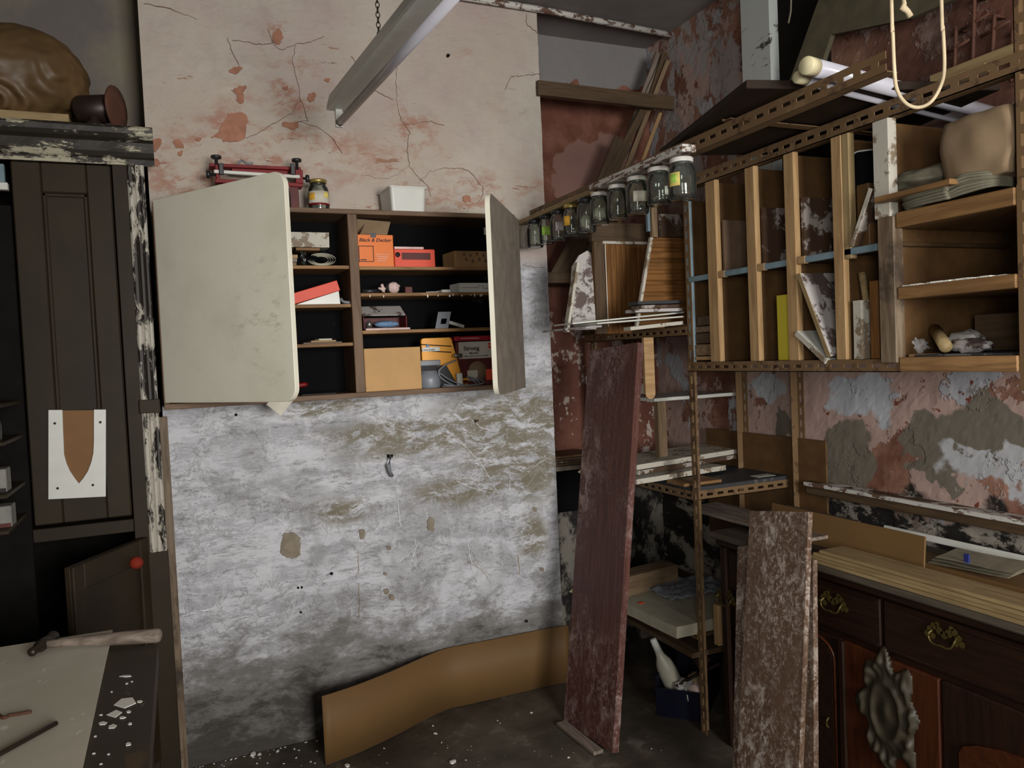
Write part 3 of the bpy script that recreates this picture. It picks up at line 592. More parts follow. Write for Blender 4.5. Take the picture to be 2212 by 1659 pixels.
hk = thing('blue_brush', (q.x, FY-.03, z0), 'blue and white brush hanging at the far left cupboard edge', 'brush')
box('brush_head', (q.x-.03, FY-.04, z0), (q.x+.012, FY-.015, z0+.024), 'white', hk); box('brush_grip', (q.x-.03, FY-.035, z0+.024), (q.x+.004, FY-.015, z0+.085), 'blue', hk)

# ---------------------------------------------------------------- workbench, lower left
BZ = .85; br = AZ(333, 1500, BZ).x; bfar = AZ(333, 1393, BZ).y
be = thing('workbench', (-.35, 1.2, 0), 'paint-spattered dark wooden workbench in the lower left corner', 'workbench')
slab('bench_top', (-.62, .55, BZ), (0, bfar-.55, 0), (br+.62, 0, 0), .05, 'benchdark', be, rough=.003, cuts=10)
for x in (-.6, br-.09):
    for y in (.6, bfar-.11): box('leg', (x, y, .0), (x+.07, y+.07, BZ-.045), 'cupb', be)
box('apron', (-.58, bfar-.06, BZ-.15), (br-.03, bfar-.035, BZ-.045), 'cupb', be); box('apron', (br-.06, .62, BZ-.15), (br-.035, bfar-.08, BZ-.045), 'cupb', be)
s_tr, s_far, s_br = AZ(243, 1362, BZ+.004), AZ(-60, 1409, BZ+.004), AZ(176, 1668, BZ+.004)
a = s_br-s_tr; a = a*(1.9); b = (s_far-s_tr)
sheet = thing('bench_sheet', s_tr, 'off-white paint-flecked board lying on the workbench', 'board')
bm = bmesh.new(); V = [s_tr, s_tr+b, s_tr+b+a, s_tr+a]; s_c = s_tr
lo = [Vector((p.x-s_c.x, p.y-s_c.y, -.003)) for p in V]; vs = [bm.verts.new(p) for p in lo]; f = bm.faces.new(vs); r = bmesh.ops.extrude_face_region(bm, geom=[f])
for q in r['geom']:
    if isinstance(q, bmesh.types.BMVert): q.co.z += .005
finish('sheet_panel', bm, 'benchwhite', sheet, T(*s_c))
hp0, hp1 = AZ(348, 1372, BZ+.022), AZ(92, 1392, BZ+.022)
hm = thing('hammer', (hp0+hp1)/2, 'old hammer with pale wooden handle lying across the bench sheet', 'hammer')
dv = (hp1-hp0); tube('handle', [hp0+dv*k for k in (0, .01, .04, .3, .6, .85, 1)], [.009, .015, .017, .016, .0125, .010, .010], 'lathgrey', hm, 14)
pd = Vector((-dv.y, dv.x, 0)).normalized(); hc = hp1
tube('head', [hc+pd*k for k in (.055, .05, .03, .014, -.014, -.03, -.05, -.055)], [.006, .010, .009, .014, .014, .010, .015, .013], 'darkmetal', hm, 12)
r0, r1 = AZ(-8, 1633, BZ+.012), AZ(122, 1562, BZ+.012)
tag(tube('iron_rod', [r0-(r1-r0)*.5, r0, r1], .0045, 'darkmetal', None, 8), 'thin dark iron rod lying on the bench sheet near the corner', 'rod')
n0 = [AZ(x, y, BZ+.008) for x, y in ((-8, 1541), (8, 1551), (20, 1546), (38, 1543), (68, 1538))]
tag(tube('bent_nail', spline(n0, 4), .0035, 'rust', None, 8), 'rusty bent hook nail on the bench sheet above the iron rod', 'nail')
def flakes(name, lst, plane, mat, parent=None):
    bm = bmesh.new()
    for (x, y, w_, h_) in lst:
        P = []
        nk = random.choice((4, 5)); ph = random.random()
        for k in range(nk):
            t = 2*math.pi*(k+ph)/nk; P.append(AZ(x+w_*math.cos(t)*random.uniform(.7, 1.1)+h_*.6*-math.sin(t), y+h_*math.sin(t)*random.uniform(.8, 1.1), plane))
        vs = [bm.verts.new(p) for p in P]; f = bm.faces.new(vs); r = bmesh.ops.extrude_face_region(bm, geom=[f])
        for q in r['geom']:
            if isinstance(q, bmesh.types.BMVert): q.co.z += .0012
    o = finish(name, bm, mat, parent); return o
fl = flakes('paint_flakes', [(272, 1518, 24, 13), (302, 1516, 7, 3), (250, 1542, 18, 9), (222, 1563, 10, 4), (243, 1570, 12, 5), (264, 1551, 8, 3), (278, 1538, 6, 3), (281, 1564, 6, 3), (206, 1591, 4, 2), (277, 1608, 8, 4), (241, 1495, 3, 2), (274, 1477, 4, 2), (272, 1461, 14, 2.5), (203, 1628, 5, 2), (235, 1630, 4, 2), (285, 1473, 3, 1.5), (218, 1545, 5, 2), (218, 1651, 4, 2)], BZ+.001, 'flake')
fl['label'] = 'scattered white paint flakes on the bare dark edge of the bench'; fl['category'] = 'paint flakes'; fl['kind'] = 'stuff'
fl2 = flakes('paint_drips', [(60, 1482, 10, 3), (98, 1495, 8, 3), (167, 1530, 4, 2), (178, 1540, 6, 2.5), (172, 1556, 14, 2), (136, 1592, 4, 2), (80, 1583, 9, 4), (30, 1572, 22, 3), (75, 1610, 8, 3), (75, 1635, 26, 3), (135, 1604, 7, 2), (40, 1617, 12, 3)], BZ+.004, 'flake')
fl2['label'] = 'dried white paint drips on the off-white bench board'; fl2['category'] = 'paint drips'; fl2['kind'] = 'stuff'

# ---------------------------------------------------------------- wall cabinet
YC = 2.94
kx0 = -.045; kx1 = AY(1120, 650, YC).x; kz1 = AY(860, 455, YC).z; kz0 = AY(860, 852, YC).z
kxd = AY(770, 650, YC).x
wc = thing('wall_cabinet', ((kx0+kx1)/2, YC+.1, kz0), 'open wooden wall cabinet with black back and cream doors on the pink wall', 'cabinet')
box('top_board', (kx0, YC, kz1-.018), (kx1, D-.002, kz1), 'cabwood', wc); box('bottom_board', (kx0, YC, kz0-.004), (kx1, D-.002, kz0+.016), 'cabwood', wc)
box('side_board', (kx0, YC+.001, kz0+.016), (kx0+.018, D-.002, kz1-.018), 'cabwood', wc, long=2); box('side_board', (kx1-.018, YC+.001, kz0+.016), (kx1, D-.002, kz1-.018), 'cabwood', wc, long=2)
box('divider', (kxd-.018, YC+.002, kz0+.016), (kxd+.018, D-.003, kz1-.018), 'cabwood', wc, long=2)
box('back_board', (kx0+.018, D-.012, kz0+.01), (kx1-.018, D-.003, kz1-.01), 'black', wc)
shL = [AY(690, y, YC+.01).z for y in (573, 657, 742)]; shR = [AY(900, y, YC+.01).z for y in (576, 632, 711)]
for z in shL: box('shelf', (kx0+.018, YC+.012, z-.013), (kxd-.018, D-.012, z), 'plyedge', wc)
for z in shR: box('shelf', (kxd+.018, YC+.010, z-.013), (kx1-.018, D-.012, z), 'plyedge', wc)
zb_ = kz0+.016
# white drips under the second shelf
bm = bmesh.new()
for k in range(12):
    x = kxd+.03+random.random()*(kx1-kxd-.1); hgt = random.uniform(.001, .006)*(1.8 if abs(x-AY(915, 640, YC).x) < .02 else 1); cube(bm, (x, YC+.008, shR[1]-.013-hgt), (x+random.uniform(.002, .006), YC+.0112, shR[1]-random.uniform(.006, .012)))
dr2 = finish('paint_drips', bm, 'flake', wc); dr2['kind'] = 'stuff'
def door(px_h, y0, y1, px_n, yn, ybot, th_, mat, side):
    hp = AY(px_h, y0, YC); zt = hp.z; zl = AY(px_h, y1, YC).z; nr = AZ(px_n, yn, zt); nr2 = AZ(px_n, ybot, zl)
    p = Vector((hp.x, hp.y, 0)); q = Vector(((nr.x+nr2.x)/2, (nr.y+nr2.y)/2, 0)) if side else Vector((nr.x, nr.y, 0)); u = q-p; L_ = u.length; u.normalize(); return p, u, L_, zl, zt
# left door, rounded free corners
p, u, L_, zl, zt = door(330, 432, 872, 612, 366, 866, .018, 'cream', 0)
Hh = zt-zl; r_ = .045; pts = [(0, 0)]
for cx, cy, a0 in ((L_-r_, r_, -90), (L_-r_, Hh-r_, 0)):
    for k in range(9): t = math.radians(a0+k*11.25); pts.append((cx+r_*math.cos(t), cy+r_*math.sin(t)))
pts.append((0, Hh))
mwd = frame(Vector((p.x, p.y, zl)), u, (0, 0, 1)); dL = prism('cabinet_door', pts, mwd @ Matrix.Translation((0, 0, -.0)), -.018, 'creamsmudge', wc, .0015)
dL['label'] = 'cream door swung open on the left, rounded corners'
p, u, L_, zl, zt = door(1120, 474, 838, 1057, 413, 840, .02, 'cream', 0)
Hh = zt-zl; u2 = u; mwd = frame(Vector((p.x, p.y, zl)), u, (0, 0, 1)); pts = [(0, 0)]
for cx, cy, a0 in ((L_-r_, r_, -90), (L_-r_, Hh-r_, 0)):
    for k in range(9): t = math.radians(a0+k*11.25); pts.append((cx+r_*math.cos(t), cy+r_*math.sin(t)))
pts.append((0, Hh)); dR = prism('cabinet_door', pts, mwd, .018, 'door_side', wc, .0015); dR['label'] = 'right door seen nearly edge on, face coloured darker as in shade'
bm = bmesh.new(); P_ = [(mwd @ Vector((a+ (0.0012 if a > L_*.5 else 0), b, z))) for (a, b) in pts[1:-1] for z in (.0005, .0175)]
vs = [bm.verts.new(q) for q in P_]
for i in range(0, len(vs)-2, 2): bm.faces.new((vs[i], vs[i+1], vs[i+3], vs[i+2]))
edge_ = finish('door_edge', bm, 'cream', dR); edge_.parent = dR; edge_.matrix_basis = WM[dR.name].inverted()

def fbox(name, x0, y0, x1, y1, Y, dep, mat, parent=None, z0=None, bev=.0015, pad=0):
    """box whose front face fills a pixel box on the plane y=Y; z0 fixes the base"""
    a = AY(x0, (y0+y1)/2, Y); b = AY(x1, (y0+y1)/2, Y); t = AY((x0+x1)/2, y0, Y).z; z = z0 if z0 is not None else AY((x0+x1)/2, y1, Y).z
    return box(name, (a.x, Y, z), (b.x, Y+dep, t), mat, parent, bev, long=0)
def cthing(name, x0, y0, x1, y1, Y, z0, label, cat, group=None):
    c = AY((x0+x1)/2, y1, Y); return thing(name, (c.x, Y+.04, z0), label, cat, group)
# row 1 right
t = cthing('drill_box', 770, 505, 850, 572, 2.97, shR[0], 'bright orange cardboard box with black slanted lettering and open flaps', 'box')
fbox('box_body', 771, 507, 850, 572, 2.97, .12, 'orange', t, shR[0])
a, b = AY(772, 507, 2.968), AY(850, 507, 2.968); bw = b.x-a.x
text('Black & Decker', (a.x+.006, 2.9695, AY(800, 522, 2.97).z), (1, 0, 0), (0, .0, 1), .0135, 'ink', t, shear=.3, wmax=bw-.014)
for (x0, y0, x1, y1) in ((775, 531, 807, 532.5), (775, 564, 807, 565.5), (775, 531, 776.5, 565), (806, 531, 807.5, 565), (779, 560, 792, 562)): fbox('printed_line', x0, y0, x1, y1, 2.9690, .001, 'ink', t, bev=0)
for k in range(4): fbox('printed_line', 812+k, 549+k*4.6, 840-k*2, 550+k*4.6, 2.9690, .001, 'pink', t, bev=0)
zt_ = AY(800, 507, 2.97).z
bm = bmesh.new(); f0, f1 = AY(770, 500, 3.02).x, AY(845, 500, 3.02).x; W_ = f1-f0
def flap(P): 
    vs = [bm.verts.new(q) for q in P]; f = bm.faces.new(vs); r = bmesh.ops.extrude_face_region(bm, geom=[f])
    for q in r['geom']:
        if isinstance(q, bmesh.types.BMVert): q.co.y += .002
flap([(f0+.01, 3.06, zt_-.003), (f1-.012, 3.06, zt_-.003), (f1+.002, 3.03, zt_+.062), (f0+.004, 3.02, zt_+.068)]); flap([(f0, 2.975, zt_-.002), (f0+.002, 3.06, zt_-.002), (f0+.036, 3.02, zt_+.052)]); flap([(f1+.005, 2.98, zt_-.003), (f1-.01, 3.08, zt_-.003), (f1+.008, 3.05, zt_+.01)])
finish('flap', bm, 'cloth', t)
fbox('top_notch', 800, 503, 812, 513, 2.9693, .001, 'darkgrey', t, bev=.0003)
t = cthing('vermilion_case', 850, 537, 940, 573, 2.98, shR[0], 'vermilion red flat case with a round black spot beside the orange box', 'case')
fbox('case_body', 852, 538, 940, 573, 2.98, .1, 'redorange', t, shR[0], .003); fbox('case_panel', 868, 546, 930, 561, 2.9792, .001, 'darkred', t, bev=.0003)
c = AY(857, 550, 2.979); lathe('black_spot', [(.0005, 0), (.010, 0), (.0095, .002), (.0005, .003)], T(c.x+.004, 2.9795, c.z) @ Matrix.Rotation(math.radians(90), 4, 'X'), 'ink', t, 16)
fbox('lid_sheet', 852, 533, 915, 538, 2.99, .08, 'pink', t, bev=.0005)
t = cthing('carton_printed', 957, 540, 1060, 575, 2.97, shR[0], 'brown kraft carton printed with rows of small marks on the upper shelf', 'carton')
a = AY(989, 575, 2.965); b = AY(1085, 575, 2.965); c_ = AY(957, 573, 3.05); tz = AY(1000, 542, 2.965).z
mwk = None
bm = bmesh.new(); cube(bm, (0, 0, 0), (b.x-a.x, .085, tz-shR[0]), .001); finish('carton_body', bm, 'card2', t, T(a.x-.012, 2.965, shR[0]) @ Matrix.Rotation(math.radians(0), 4, 'Z'))
bm = bmesh.new(); vs = [bm.verts.new(q) for q in ((a.x-.012, 2.966, shR[0]), (a.x-.012, 2.966, tz), (c_.x, 3.05, tz-.004), (c_.x, 3.05, shR[0]))]; f = bm.faces.new(vs); r = bmesh.ops.extrude_face_region(bm, geom=[f])
for q in r['geom']:
    if isinstance(q, bmesh.types.BMVert): q.co.x += .025
finish('carton_end', bm, 'card2', t)
for k in range(5):
    for j in range(2): fbox('printed_mark', 1000+k*14+j*5, 545+j*12+(k % 2)*3, 1005+k*14+j*5, 552+j*12+(k % 2)*3, 2.9645, .001, 'cabwood', t, bev=0)
fr = AY(1053, 497, 2.99); tag(slab('paper_scrap', (fr.x-.012, 3.0, fr.z+.012), (.03, 0, 0), (.006, 0, -.03), .001, 'paper'), 'small white paper corner in the dark top right of the cabinet', 'paper')
# row 2 right
z = shR[1]
t = cthing('cloth_toy', 815, 600, 885, 628, 2.99, z, 'crumpled pink and white cloth figure on the second cabinet shelf', 'toy')
c = AY(848, 615, 2.99); blobmesh('head_bundle', (c.x+.004, 2.99, z+.023), (.024, .02, .023), 'pink', t, .2, 4, 3, 3)
c2 = AY(826, 615, 2.99); tube('arm', [(c2.x-.018, 2.985, z+.022), (c2.x-.003, 2.985, z+.017), (c2.x+.012, 2.985, z+.02)], [.004, .007, .005], 'pink', t, 8)
tube('leg', [(c2.x, 2.985, z+.006), (c2.x+.002, 2.985, z+.02), (c2.x-.004, 2.985, z+.037)], [.008, .007, .006], 'pink', t, 8); tube('dark_sash', [(c2.x+.016, 2.975, z+.006), (c2.x+.014, 2.972, z+.036)], .006, 'ink', t, 8)
a, b = AY(781, 619, 3.0), AY(818, 616, 3.0); tag(tube('black_grip', [(a.x, 3.0, z+.011), (b.x, 3.0, z+.012)], .009, 'darkgrey', None, 10), 'black plastic handle left of the pink cloth figure', 'handle')
a = AY(872, 620, 3.02); tag(slab('red_wedge', (a.x, 3.02, z), (.03, 0, .0), (0, .0, .028), .02, 'darkred'), 'small dark red wedge right of the pink cloth figure', 'wedge')
a, b = AY(925, 625, 2.99), AY(972, 622, 2.99); t = thing('small_brush', (a.x, 2.99, z), 'small paint brush with white bristles left of the white box', 'brush')
tube('brush_handle', [(a.x-.01, 2.99, z+.004), (a.x+.03, 2.99, z+.005), (a.x+.055, 2.99, z+.008)], [.003, .004, .006], 'marble', t, 8); tube('bristles', [(a.x+.055, 2.99, z+.008), (b.x, 2.99, z+.007)], [.007, .009], 'flake', t, 8)
t = cthing('white_box', 975, 610, 1066, 632, 2.965, z, 'flat white cardboard box with a tuck slot on the second shelf', 'box')
a, b = AY(992, 630, 2.965), AY(1090, 630, 2.965); tz = AY(1030, 611, 2.965).z; box('box_body', (a.x, 2.965, z), (b.x, 3.08, tz), 'white', t, .001, 0)
c_ = AY(972, 628, 3.03); bm = bmesh.new(); vs = [bm.verts.new(q) for q in ((a.x+.001, 2.966, z), (a.x+.001, 2.966, tz), (c_.x, 3.03, tz-.002), (c_.x, 3.03, z))]; f = bm.faces.new(vs); r = bmesh.ops.extrude_face_region(bm, geom=[f])
for q in r['geom']:
    if isinstance(q, bmesh.types.BMVert): q.co.x += .02
finish('box_end', bm, 'white', t)
for q in ((998, 621, 1033, 622), (1033, 617, 1034, 622), (1034, 617, 1043, 618), (1043, 617, 1044, 623), (1044, 622, 1062, 623)): fbox('tuck_line', *q, 2.9643, .001, 'crack', t, bev=0)
# row 3 right
z = shR[2]
t = cthing('open_red_box', 785, 658, 880, 705, 2.97, z, 'torn red-sided box with stained lid, blue cloth inside', 'box')
a, b = AY(786, 700, 2.98), AY(880, 700, 2.98); zt2 = AY(830, 683, 2.98).z; zt3 = AY(830, 661, 3.0).z
box('box_base', (a.x, 2.985, z+.008), (b.x, 3.09, z+.011), 'darkred', t, .0005, 0); box('box_side', (a.x, 2.985, z+.011), (a.x+.003, 3.09, zt2), 'darkred', t, .0005, 1); box('box_side', (b.x-.003, 2.985, z+.011), (b.x, 3.09, zt2), 'red', t, .0005, 1); box('box_back', (a.x+.003, 3.087, z+.011), (b.x-.003, 3.09, zt2), 'darkred', t, .0005, 0)
slab('box_lid', (a.x-.004, 2.98, zt2+.001), (b.x-a.x-.001, 0, 0), (.0, .075, zt3-zt2), .003, 'marble', t)
c = AY(837, 693, 3.0); blobmesh('blue_rag', (c.x, 3.02, z+.025), (.05, .03, .014), 'blueclth', t, .12, 3, 2, 3)
c = AY(797, 692, 3.0); lathe('glass_stub', [(.001, 0), (.012, 0), (.012, .02), (.006, .028), (.001, .028)], T(c.x, 3.0, z+.0115), 'steel', t, 12)
a, b = AY(790, 706, 2.955), AY(886, 708, 2.955); tag(slab('pink_booklet', (a.x, 2.953, z), (b.x-a.x, 0, 0), (.0, .03, 0), .008, 'pink'), 'thin pale pink booklet under the torn red box', 'booklet')
t = cthing('grey_plate', 940, 670, 978, 711, 2.985, z, 'grey metal plate with a square hole standing on the third shelf', 'plate')
a = AY(940, 709, 2.975); b = AY(968, 709, 2.975); hh = AY(972, 673, 2.975).z-z; W_ = b.x-a.x; lean = .018; mwp = frame((a.x, 2.975, z), (1, 0, 0), (lean, .006, hh))
bm = bmesh.new()
sh = lean/hh
def q4(x0, y0, x1, y1): 
    vs = []
    for zz in (0, -.002):
        vs.append([bm.verts.new((x+y*sh*1.0, y, zz)) for x, y in ((x0, y0), (x1, y0), (x1, y1), (x0, y1))])
    A_, B_ = vs; bm.faces.new(A_); bm.faces.new(B_[::-1])
    for k in range(4): bm.faces.new((A_[k], A_[(k+1) % 4], B_[(k+1) % 4], B_[k]))
q4(0, 0, W_, hh*.28); q4(0, hh*.6, W_, hh); q4(0, hh*.28, W_*.35, hh*.6); q4(W_*.78, hh*.28, W_, hh*.6); finish('plate_body', bm, 'greyplastic', t, mwp)
a, b = AY(968, 690, 3.0), AY(1004, 704, 3.0); tag(slab('plastic_clip', (a.x, 3.0, z+.035), (b.x-a.x, 0, -.022), (0, .02, 0), -.013, 'lampbody'), 'small pale grey tapered clip leaning by the grey plate', 'clip')
# bottom row right
z = zb_
t = cthing('tan_carton', 787, 750, 910, 845, 2.955, z, 'large plain tan cardboard box at the bottom of the cabinet', 'box')
fbox('box_body', 788, 751, 910, 845, 2.952, .14, 'card', t, z, .002); fbox('box_seam', 787.6, 838, 792, 839.3, 2.9515, .001, 'ink', t, bev=0)
t = cthing('sander', 905, 728, 1010, 832, 2.98, z, 'orange and black power tool with a grey cup standing beside the tan box', 'power tool')
a, b = AY(908, 730, 3.0), AY(974, 730, 3.0); zt4 = AY(940, 730, 3.0).z; zm = AY(940, 790, 3.0).z; c = AY(1000, 832, 3.0).x
prism('tool_shell', [(0, zm-z), (0, zt4-z-.006), (.008, zt4-z), (b.x-a.x-.006, zt4-z), (b.x-a.x, zt4-z-.008), (c-a.x+.004, .0), (c-a.x-.022, 0), (b.x-a.x-.028, zm-z)], frame((a.x, 3.01, z), (1, 0, 0), (0, 0, 1)), .02, 'tool', t, .002)
prism('black_grip', [(.035, 0), (.028, zm-z+.012), (b.x-a.x-.022, zm-z+.012), (c-a.x-.026, 0)], frame((a.x, 3.015, z), (1, 0, 0), (0, 0, 1)), .02, 'darkgrey', t, .002)
fbox('dark_band', 905, 778, 952, 790, 2.975, .03, 'greyplastic', t, bev=.003); fbox('dark_band', 907, 789, 945, 803, 2.985, .03, 'ink', t, bev=.002)
for y in (744, 757): a1, b1 = AY(907, y, 2.986), AY(975, y+4, 2.986); tube('rubber_strap', [(a1.x, 2.987, a1.z), (b1.x, 2.987, b1.z)], .002, 'ink', t, 6)
fbox('name_plate', 912, 750, 950, 759, 2.9845, .003, 'white', t, bev=.001); a1 = AY(913, 758, 2.984); text('WAGNER', (a1.x+.002, 2.9842, a1.z-.0005), (1, 0, 0), (0, 0, 1), .0075, 'ink', t, wmax=.05)
a1 = AY(920, 750, 2.986); prism('blue_badge', [(0, 0), (.014, 0), (.009, .014), (.006, .014)], frame((a1.x, 2.986, a1.z), (1, 0, 0), (0, 0, 1)), .002, 'blueclth', t)
c = AY(932, 842, 2.965); rr = (AY(957, 830, 2.965).x-AY(908, 830, 2.965).x)/2; hh = AY(930, 801, 2.965).z-z
t2 = thing('grey_cup', (c.x, 2.985, z), 'pale grey bulging plastic paint cup in front of the orange tool', 'cup')
lathe('cup_body', [(.001, 0), (rr*.9, 0), (rr*.95, .006), (rr, .03), (rr*.97, .055), (rr*.8, hh*.85), (rr*.78, hh), (.001, hh)], T(c.x, 2.99, z), 'greyplastic', t2, 32)
t = cthing('plug_lead', 960, 768, 1040, 845, 2.95, z, 'grey power lead coiled on the cabinet floor with white plug and chrome tip', 'cable')
P_ = [(985, 778, 2.955), (960, 790, 2.95), (948, 803, 2.95), (955, 818, 2.95), (985, 835, 2.95), (1020, 842, 2.951), (1038, 832, 2.955), (1025, 818, 2.97), (1008, 815, 2.975), (1030, 828, 2.965), (1010, 840, 2.945), (975, 842, 2.945), (955, 835, 2.97)]
def cz(P): 
    out = []
    for x, y, Y in P: q = AY(x, y, Y); q.z = max(q.z, z+.004); out.append(q)
    return out
bm = bmesh.new(); tube_bm(bm, spline(cz(P_), 6), .0032, 8); tube_bm(bm, spline(cz([(958, 830, 2.96), (985, 838, 2.945), (1025, 836, 2.942), (1046, 826, 2.95), (1030, 816, 2.99)]), 6), .0032, 8); tube_bm(bm, spline(cz([(950, 806, 2.955), (975, 822, 2.955), (1005, 838, 2.948), (1035, 840, 2.95)]), 6), .003, 8)
finish('cord', bm, 'greyplastic', t, None, True)
a1, b1 = AY(980, 768, 2.953), AY(997, 768, 2.953); tube('chrome_tip', [a1, a1.lerp(b1, .15), b1], [.006, .008, .008], 'steel', t, 12)
fbox('plug', 988, 806, 1000, 834, 2.952, .015, 'white', t, bev=.002)
for y in (817, 829): fbox('plug_pin', 1000, y, 1012, y+4, 2.956, .004, 'tool', t, bev=.0005)
a1, b1 = AY(993, 775, 3.02), AY(1000, 806, 3.02); tube('glass_tube', [b1, a1.lerp(b1, .2), a1], [.012, .011, .008], 'glass', t, 14)
t = cthing('fixings_box', 980, 735, 1075, 832, 3.0, z, 'dark red carton with white printed label panel beneath the crimson book', 'carton')
fbox('carton_body', 986, 737, 1110, 838, 3.0, .09, 'darkred', t, z); fbox('label_panel', 991, 737, 1110, 773, 2.998, .002, 'paper', t, bev=.0003)
a1 = AY(1002, 757, 2.997); text('Strong', (a1.x, 2.9975, a1.z), (1, 0, 0), (0, 0, 1), .0165, 'ink', t, wmax=.068); a1 = AY(1014, 765, 2.997); text('Bolts', (a1.x, 2.9975, a1.z), (1, 0, 0), (0, 0, 1), .0085, 'ink', t, wmax=.04, shear=.2)
a1 = AY(1003, 771, 2.997); text('the do-it-yourself', (a1.x, 2.9975, a1.z), (1, 0, 0), (0, 0, 1), .0055, 'ink', t, wmax=.105)
fbox('red_flash', 1055, 740, 1072, 752, 2.9972, .001, 'redorange', t, bev=0); fbox('white_flash', 1057, 744, 1070, 747, 2.9966, .001, 'paper', t, bev=0)
c = AY(1032, 801, 2.999); lathe('picture_disc', [(.0005, 0), (.040, 0), (.040, .0015), (.0005, .0016)], T(c.x, 2.9995, c.z) @ Matrix.Rotation(math.radians(90), 4, 'X'), 'cloth', t, 28)
fbox('picture_block', 1010, 800, 1032, 822, 2.9972, .0015, 'paper', t, bev=0); fbox('picture_tool', 1050, 797, 1074, 820, 2.9972, .0015, 'redorange', t, bev=0)
zt5 = AY(1030, 736, 3.0).z; a, b = AY(982, 730, 2.985), AY(1110, 730, 2.985)
t = thing('crimson_book', (a.x+.05, 3.0, zt5), 'crimson hardback lying on top of the dark red carton', 'book'); box('cover', (a.x, 2.985, zt5+.0005), (b.x, 3.09, zt5+.020), 'crimson', t, .002, 0); fbox('spine_line', 1060, 727, 1063, 735, 2.9842, .001, 'paper', t, bev=0); fbox('spine_title', 995, 730, 1035, 731.5, 2.9842, .001, 'pink', t, bev=0)
# left compartments
z = shL[0]
a, b = AY(585, 520, 2.97), AY(712, 520, 2.97); zt6, zt7 = AY(660, 533, 2.97).z, AY(660, 501, 2.97).z
t = thing('coiled_tape', (AY(690, 570, 2.99).x, 2.99, z), 'coil of wide grey translucent strap on the top left shelf', 'coil')
c = AY(693, 556, 2.99)
for k in range(4): 
    bm = bmesh.new(); rr = .052-k*.008; w_ = .030-k*.002
    ring = []
    for j in range(37):
        t_ = math.radians(190+ j*8.5-k*6); x = c.x+rr*math.cos(t_)*1.0; zz = z+.0245+.0225*math.sin(t_)*(1-k*.12)
        ring.append([bm.verts.new((x, 2.972+k*.006, zz)), bm.verts.new((x+.004, 2.972+k*.006+w_, zz)), bm.verts.new((x+.004, 2.972+k*.006+w_, zz+.0016)), bm.verts.new((x, 2.972+k*.006, zz+.0016))])
    for p_, q_ in zip(ring, ring[1:]):
        for m_ in range(4): bm.faces.new((p_[m_], p_[(m_+1) % 4], q_[(m_+1) % 4], q_[m_]))
    finish('strap_turn', bm, 'bottle', t, None, True)
for k in range(3):
    zz = z+k*.0145; tag(box('wood_offcut', (AY(585, 560, 2.97).x, 2.968+k*.004, zz), (AY(640+k*2, 560, 2.97).x, 3.06, zz+.0135), ('lath', 'lathgrey', 'batten')[k], None, .001, 0), ('bottom', 'middle', 'top')[k]+' thin wood offcut of three under the weathered block', 'offcut', 'offcuts under the block')
bp = AY(654, 545, 2.965); t = thing('plastic_bag', (bp.x, 2.965, z), 'twisted clear plastic bag in front of the wood offcuts', 'bag'); tube('bag_twist', [(bp.x-.002, 2.958, z+.004), (bp.x+.003, 2.957, z+.022), (bp.x-.004, 2.958, z+.034), (bp.x+.002, 2.960, z+.046)], [.010, .006, .009, .014], 'glass', t, 9)
tag(box('orange_strip', (AY(640, 536, 2.98).x, 2.99, zt6-.0105), (AY(692, 536, 2.98).x, 3.06, zt6-.0005), 'orangewood', None, .001, 0), 'thin orange wooden strip between coil and weathered block', 'strip')
tag(slab('weathered_block', (a.x, 2.975, zt6), (b.x-a.x, 0, 0), (0, .1, 0), zt7-zt6, 'whiteply', None, rough=.0015, cuts=8), 'weathered paint-stained wooden block lying on the top left shelf', 'block')
z = shL[1]
t = cthing('red_grey_case', 632, 610, 740, 655, 2.98, z, 'tilted vermilion lid over a grey box on the second left shelf', 'case')
a, b, c_ = AY(637, 653, 2.975), AY(736, 653, 2.975), AY(733, 628, 2.975)
prism('grey_base', [(0, 0), (b.x-a.x, 0), (b.x-a.x-.004, c_.z-z), (.01, .004)], frame((a.x, 2.98, z), (1, 0, 0), (0, 0, 1)), -.07, 'lampbody', t, .001)
p0 = AY(636, 652, 2.97); p1 = AY(735, 627, 2.97); p2 = AY(628, 630, 2.97); slab('red_lid', (p0.x, 2.97, z+.003), (p1.x-p0.x, 0, p1.z-z-.003), (p2.x-p0.x, 0, p2.z-p0.z), -.085, 'redorange', t)
tag(tube('grey_hose_end', spline([(AY(736, 638, 2.99).x, 2.99, z+.022), (AY(742, 648, 2.98).x, 2.98, z+.010), (AY(758, 650, 2.975).x, 2.975, z+.006)], 4), [.006]*9, 'greyplastic', None, 10), 'short grey bent tube right of the tilted red lid', 'tube')
z = shL[2]
tag(fbox('kraft_cube', 600, 698, 641, 742, 2.98, .07, 'ribwood', None, z), 'small brown cube box half hidden behind the left cabinet door', 'box')
for k, (x0, x1, dz, m_, lb) in enumerate(((655, 740, .004, 'lathgrey', 'lowest thin wooden scrap on the third left shelf'), (672, 728, .0105, 'batten', 'middle pale wooden scrap on the third left shelf'), (690, 720, .017, 'paper', 'short topmost pale scrap on the third left shelf'))):
    a, b = AY(x0, 740, 2.98), AY(x1, 740, 2.98); tag(slab('wood_scrap', (a.x, 2.975+k*.006, z+dz-.004), (b.x-a.x, .01, 0), (0, .05, 0), .006, m_), lb, 'scrap')
z = zb_
a, b = AY(625, 820, 3.05), AY(664, 817, 3.05); tag(tube('red_screwdriver', [(a.x, 3.05, z+.035), (b.x-.01, 3.05, z+.039), (b.x, 3.05, z+.04)], [.009, .01, .006], 'red', None, 10), 'red screwdriver handle in the dark bottom left compartment', 'handle')
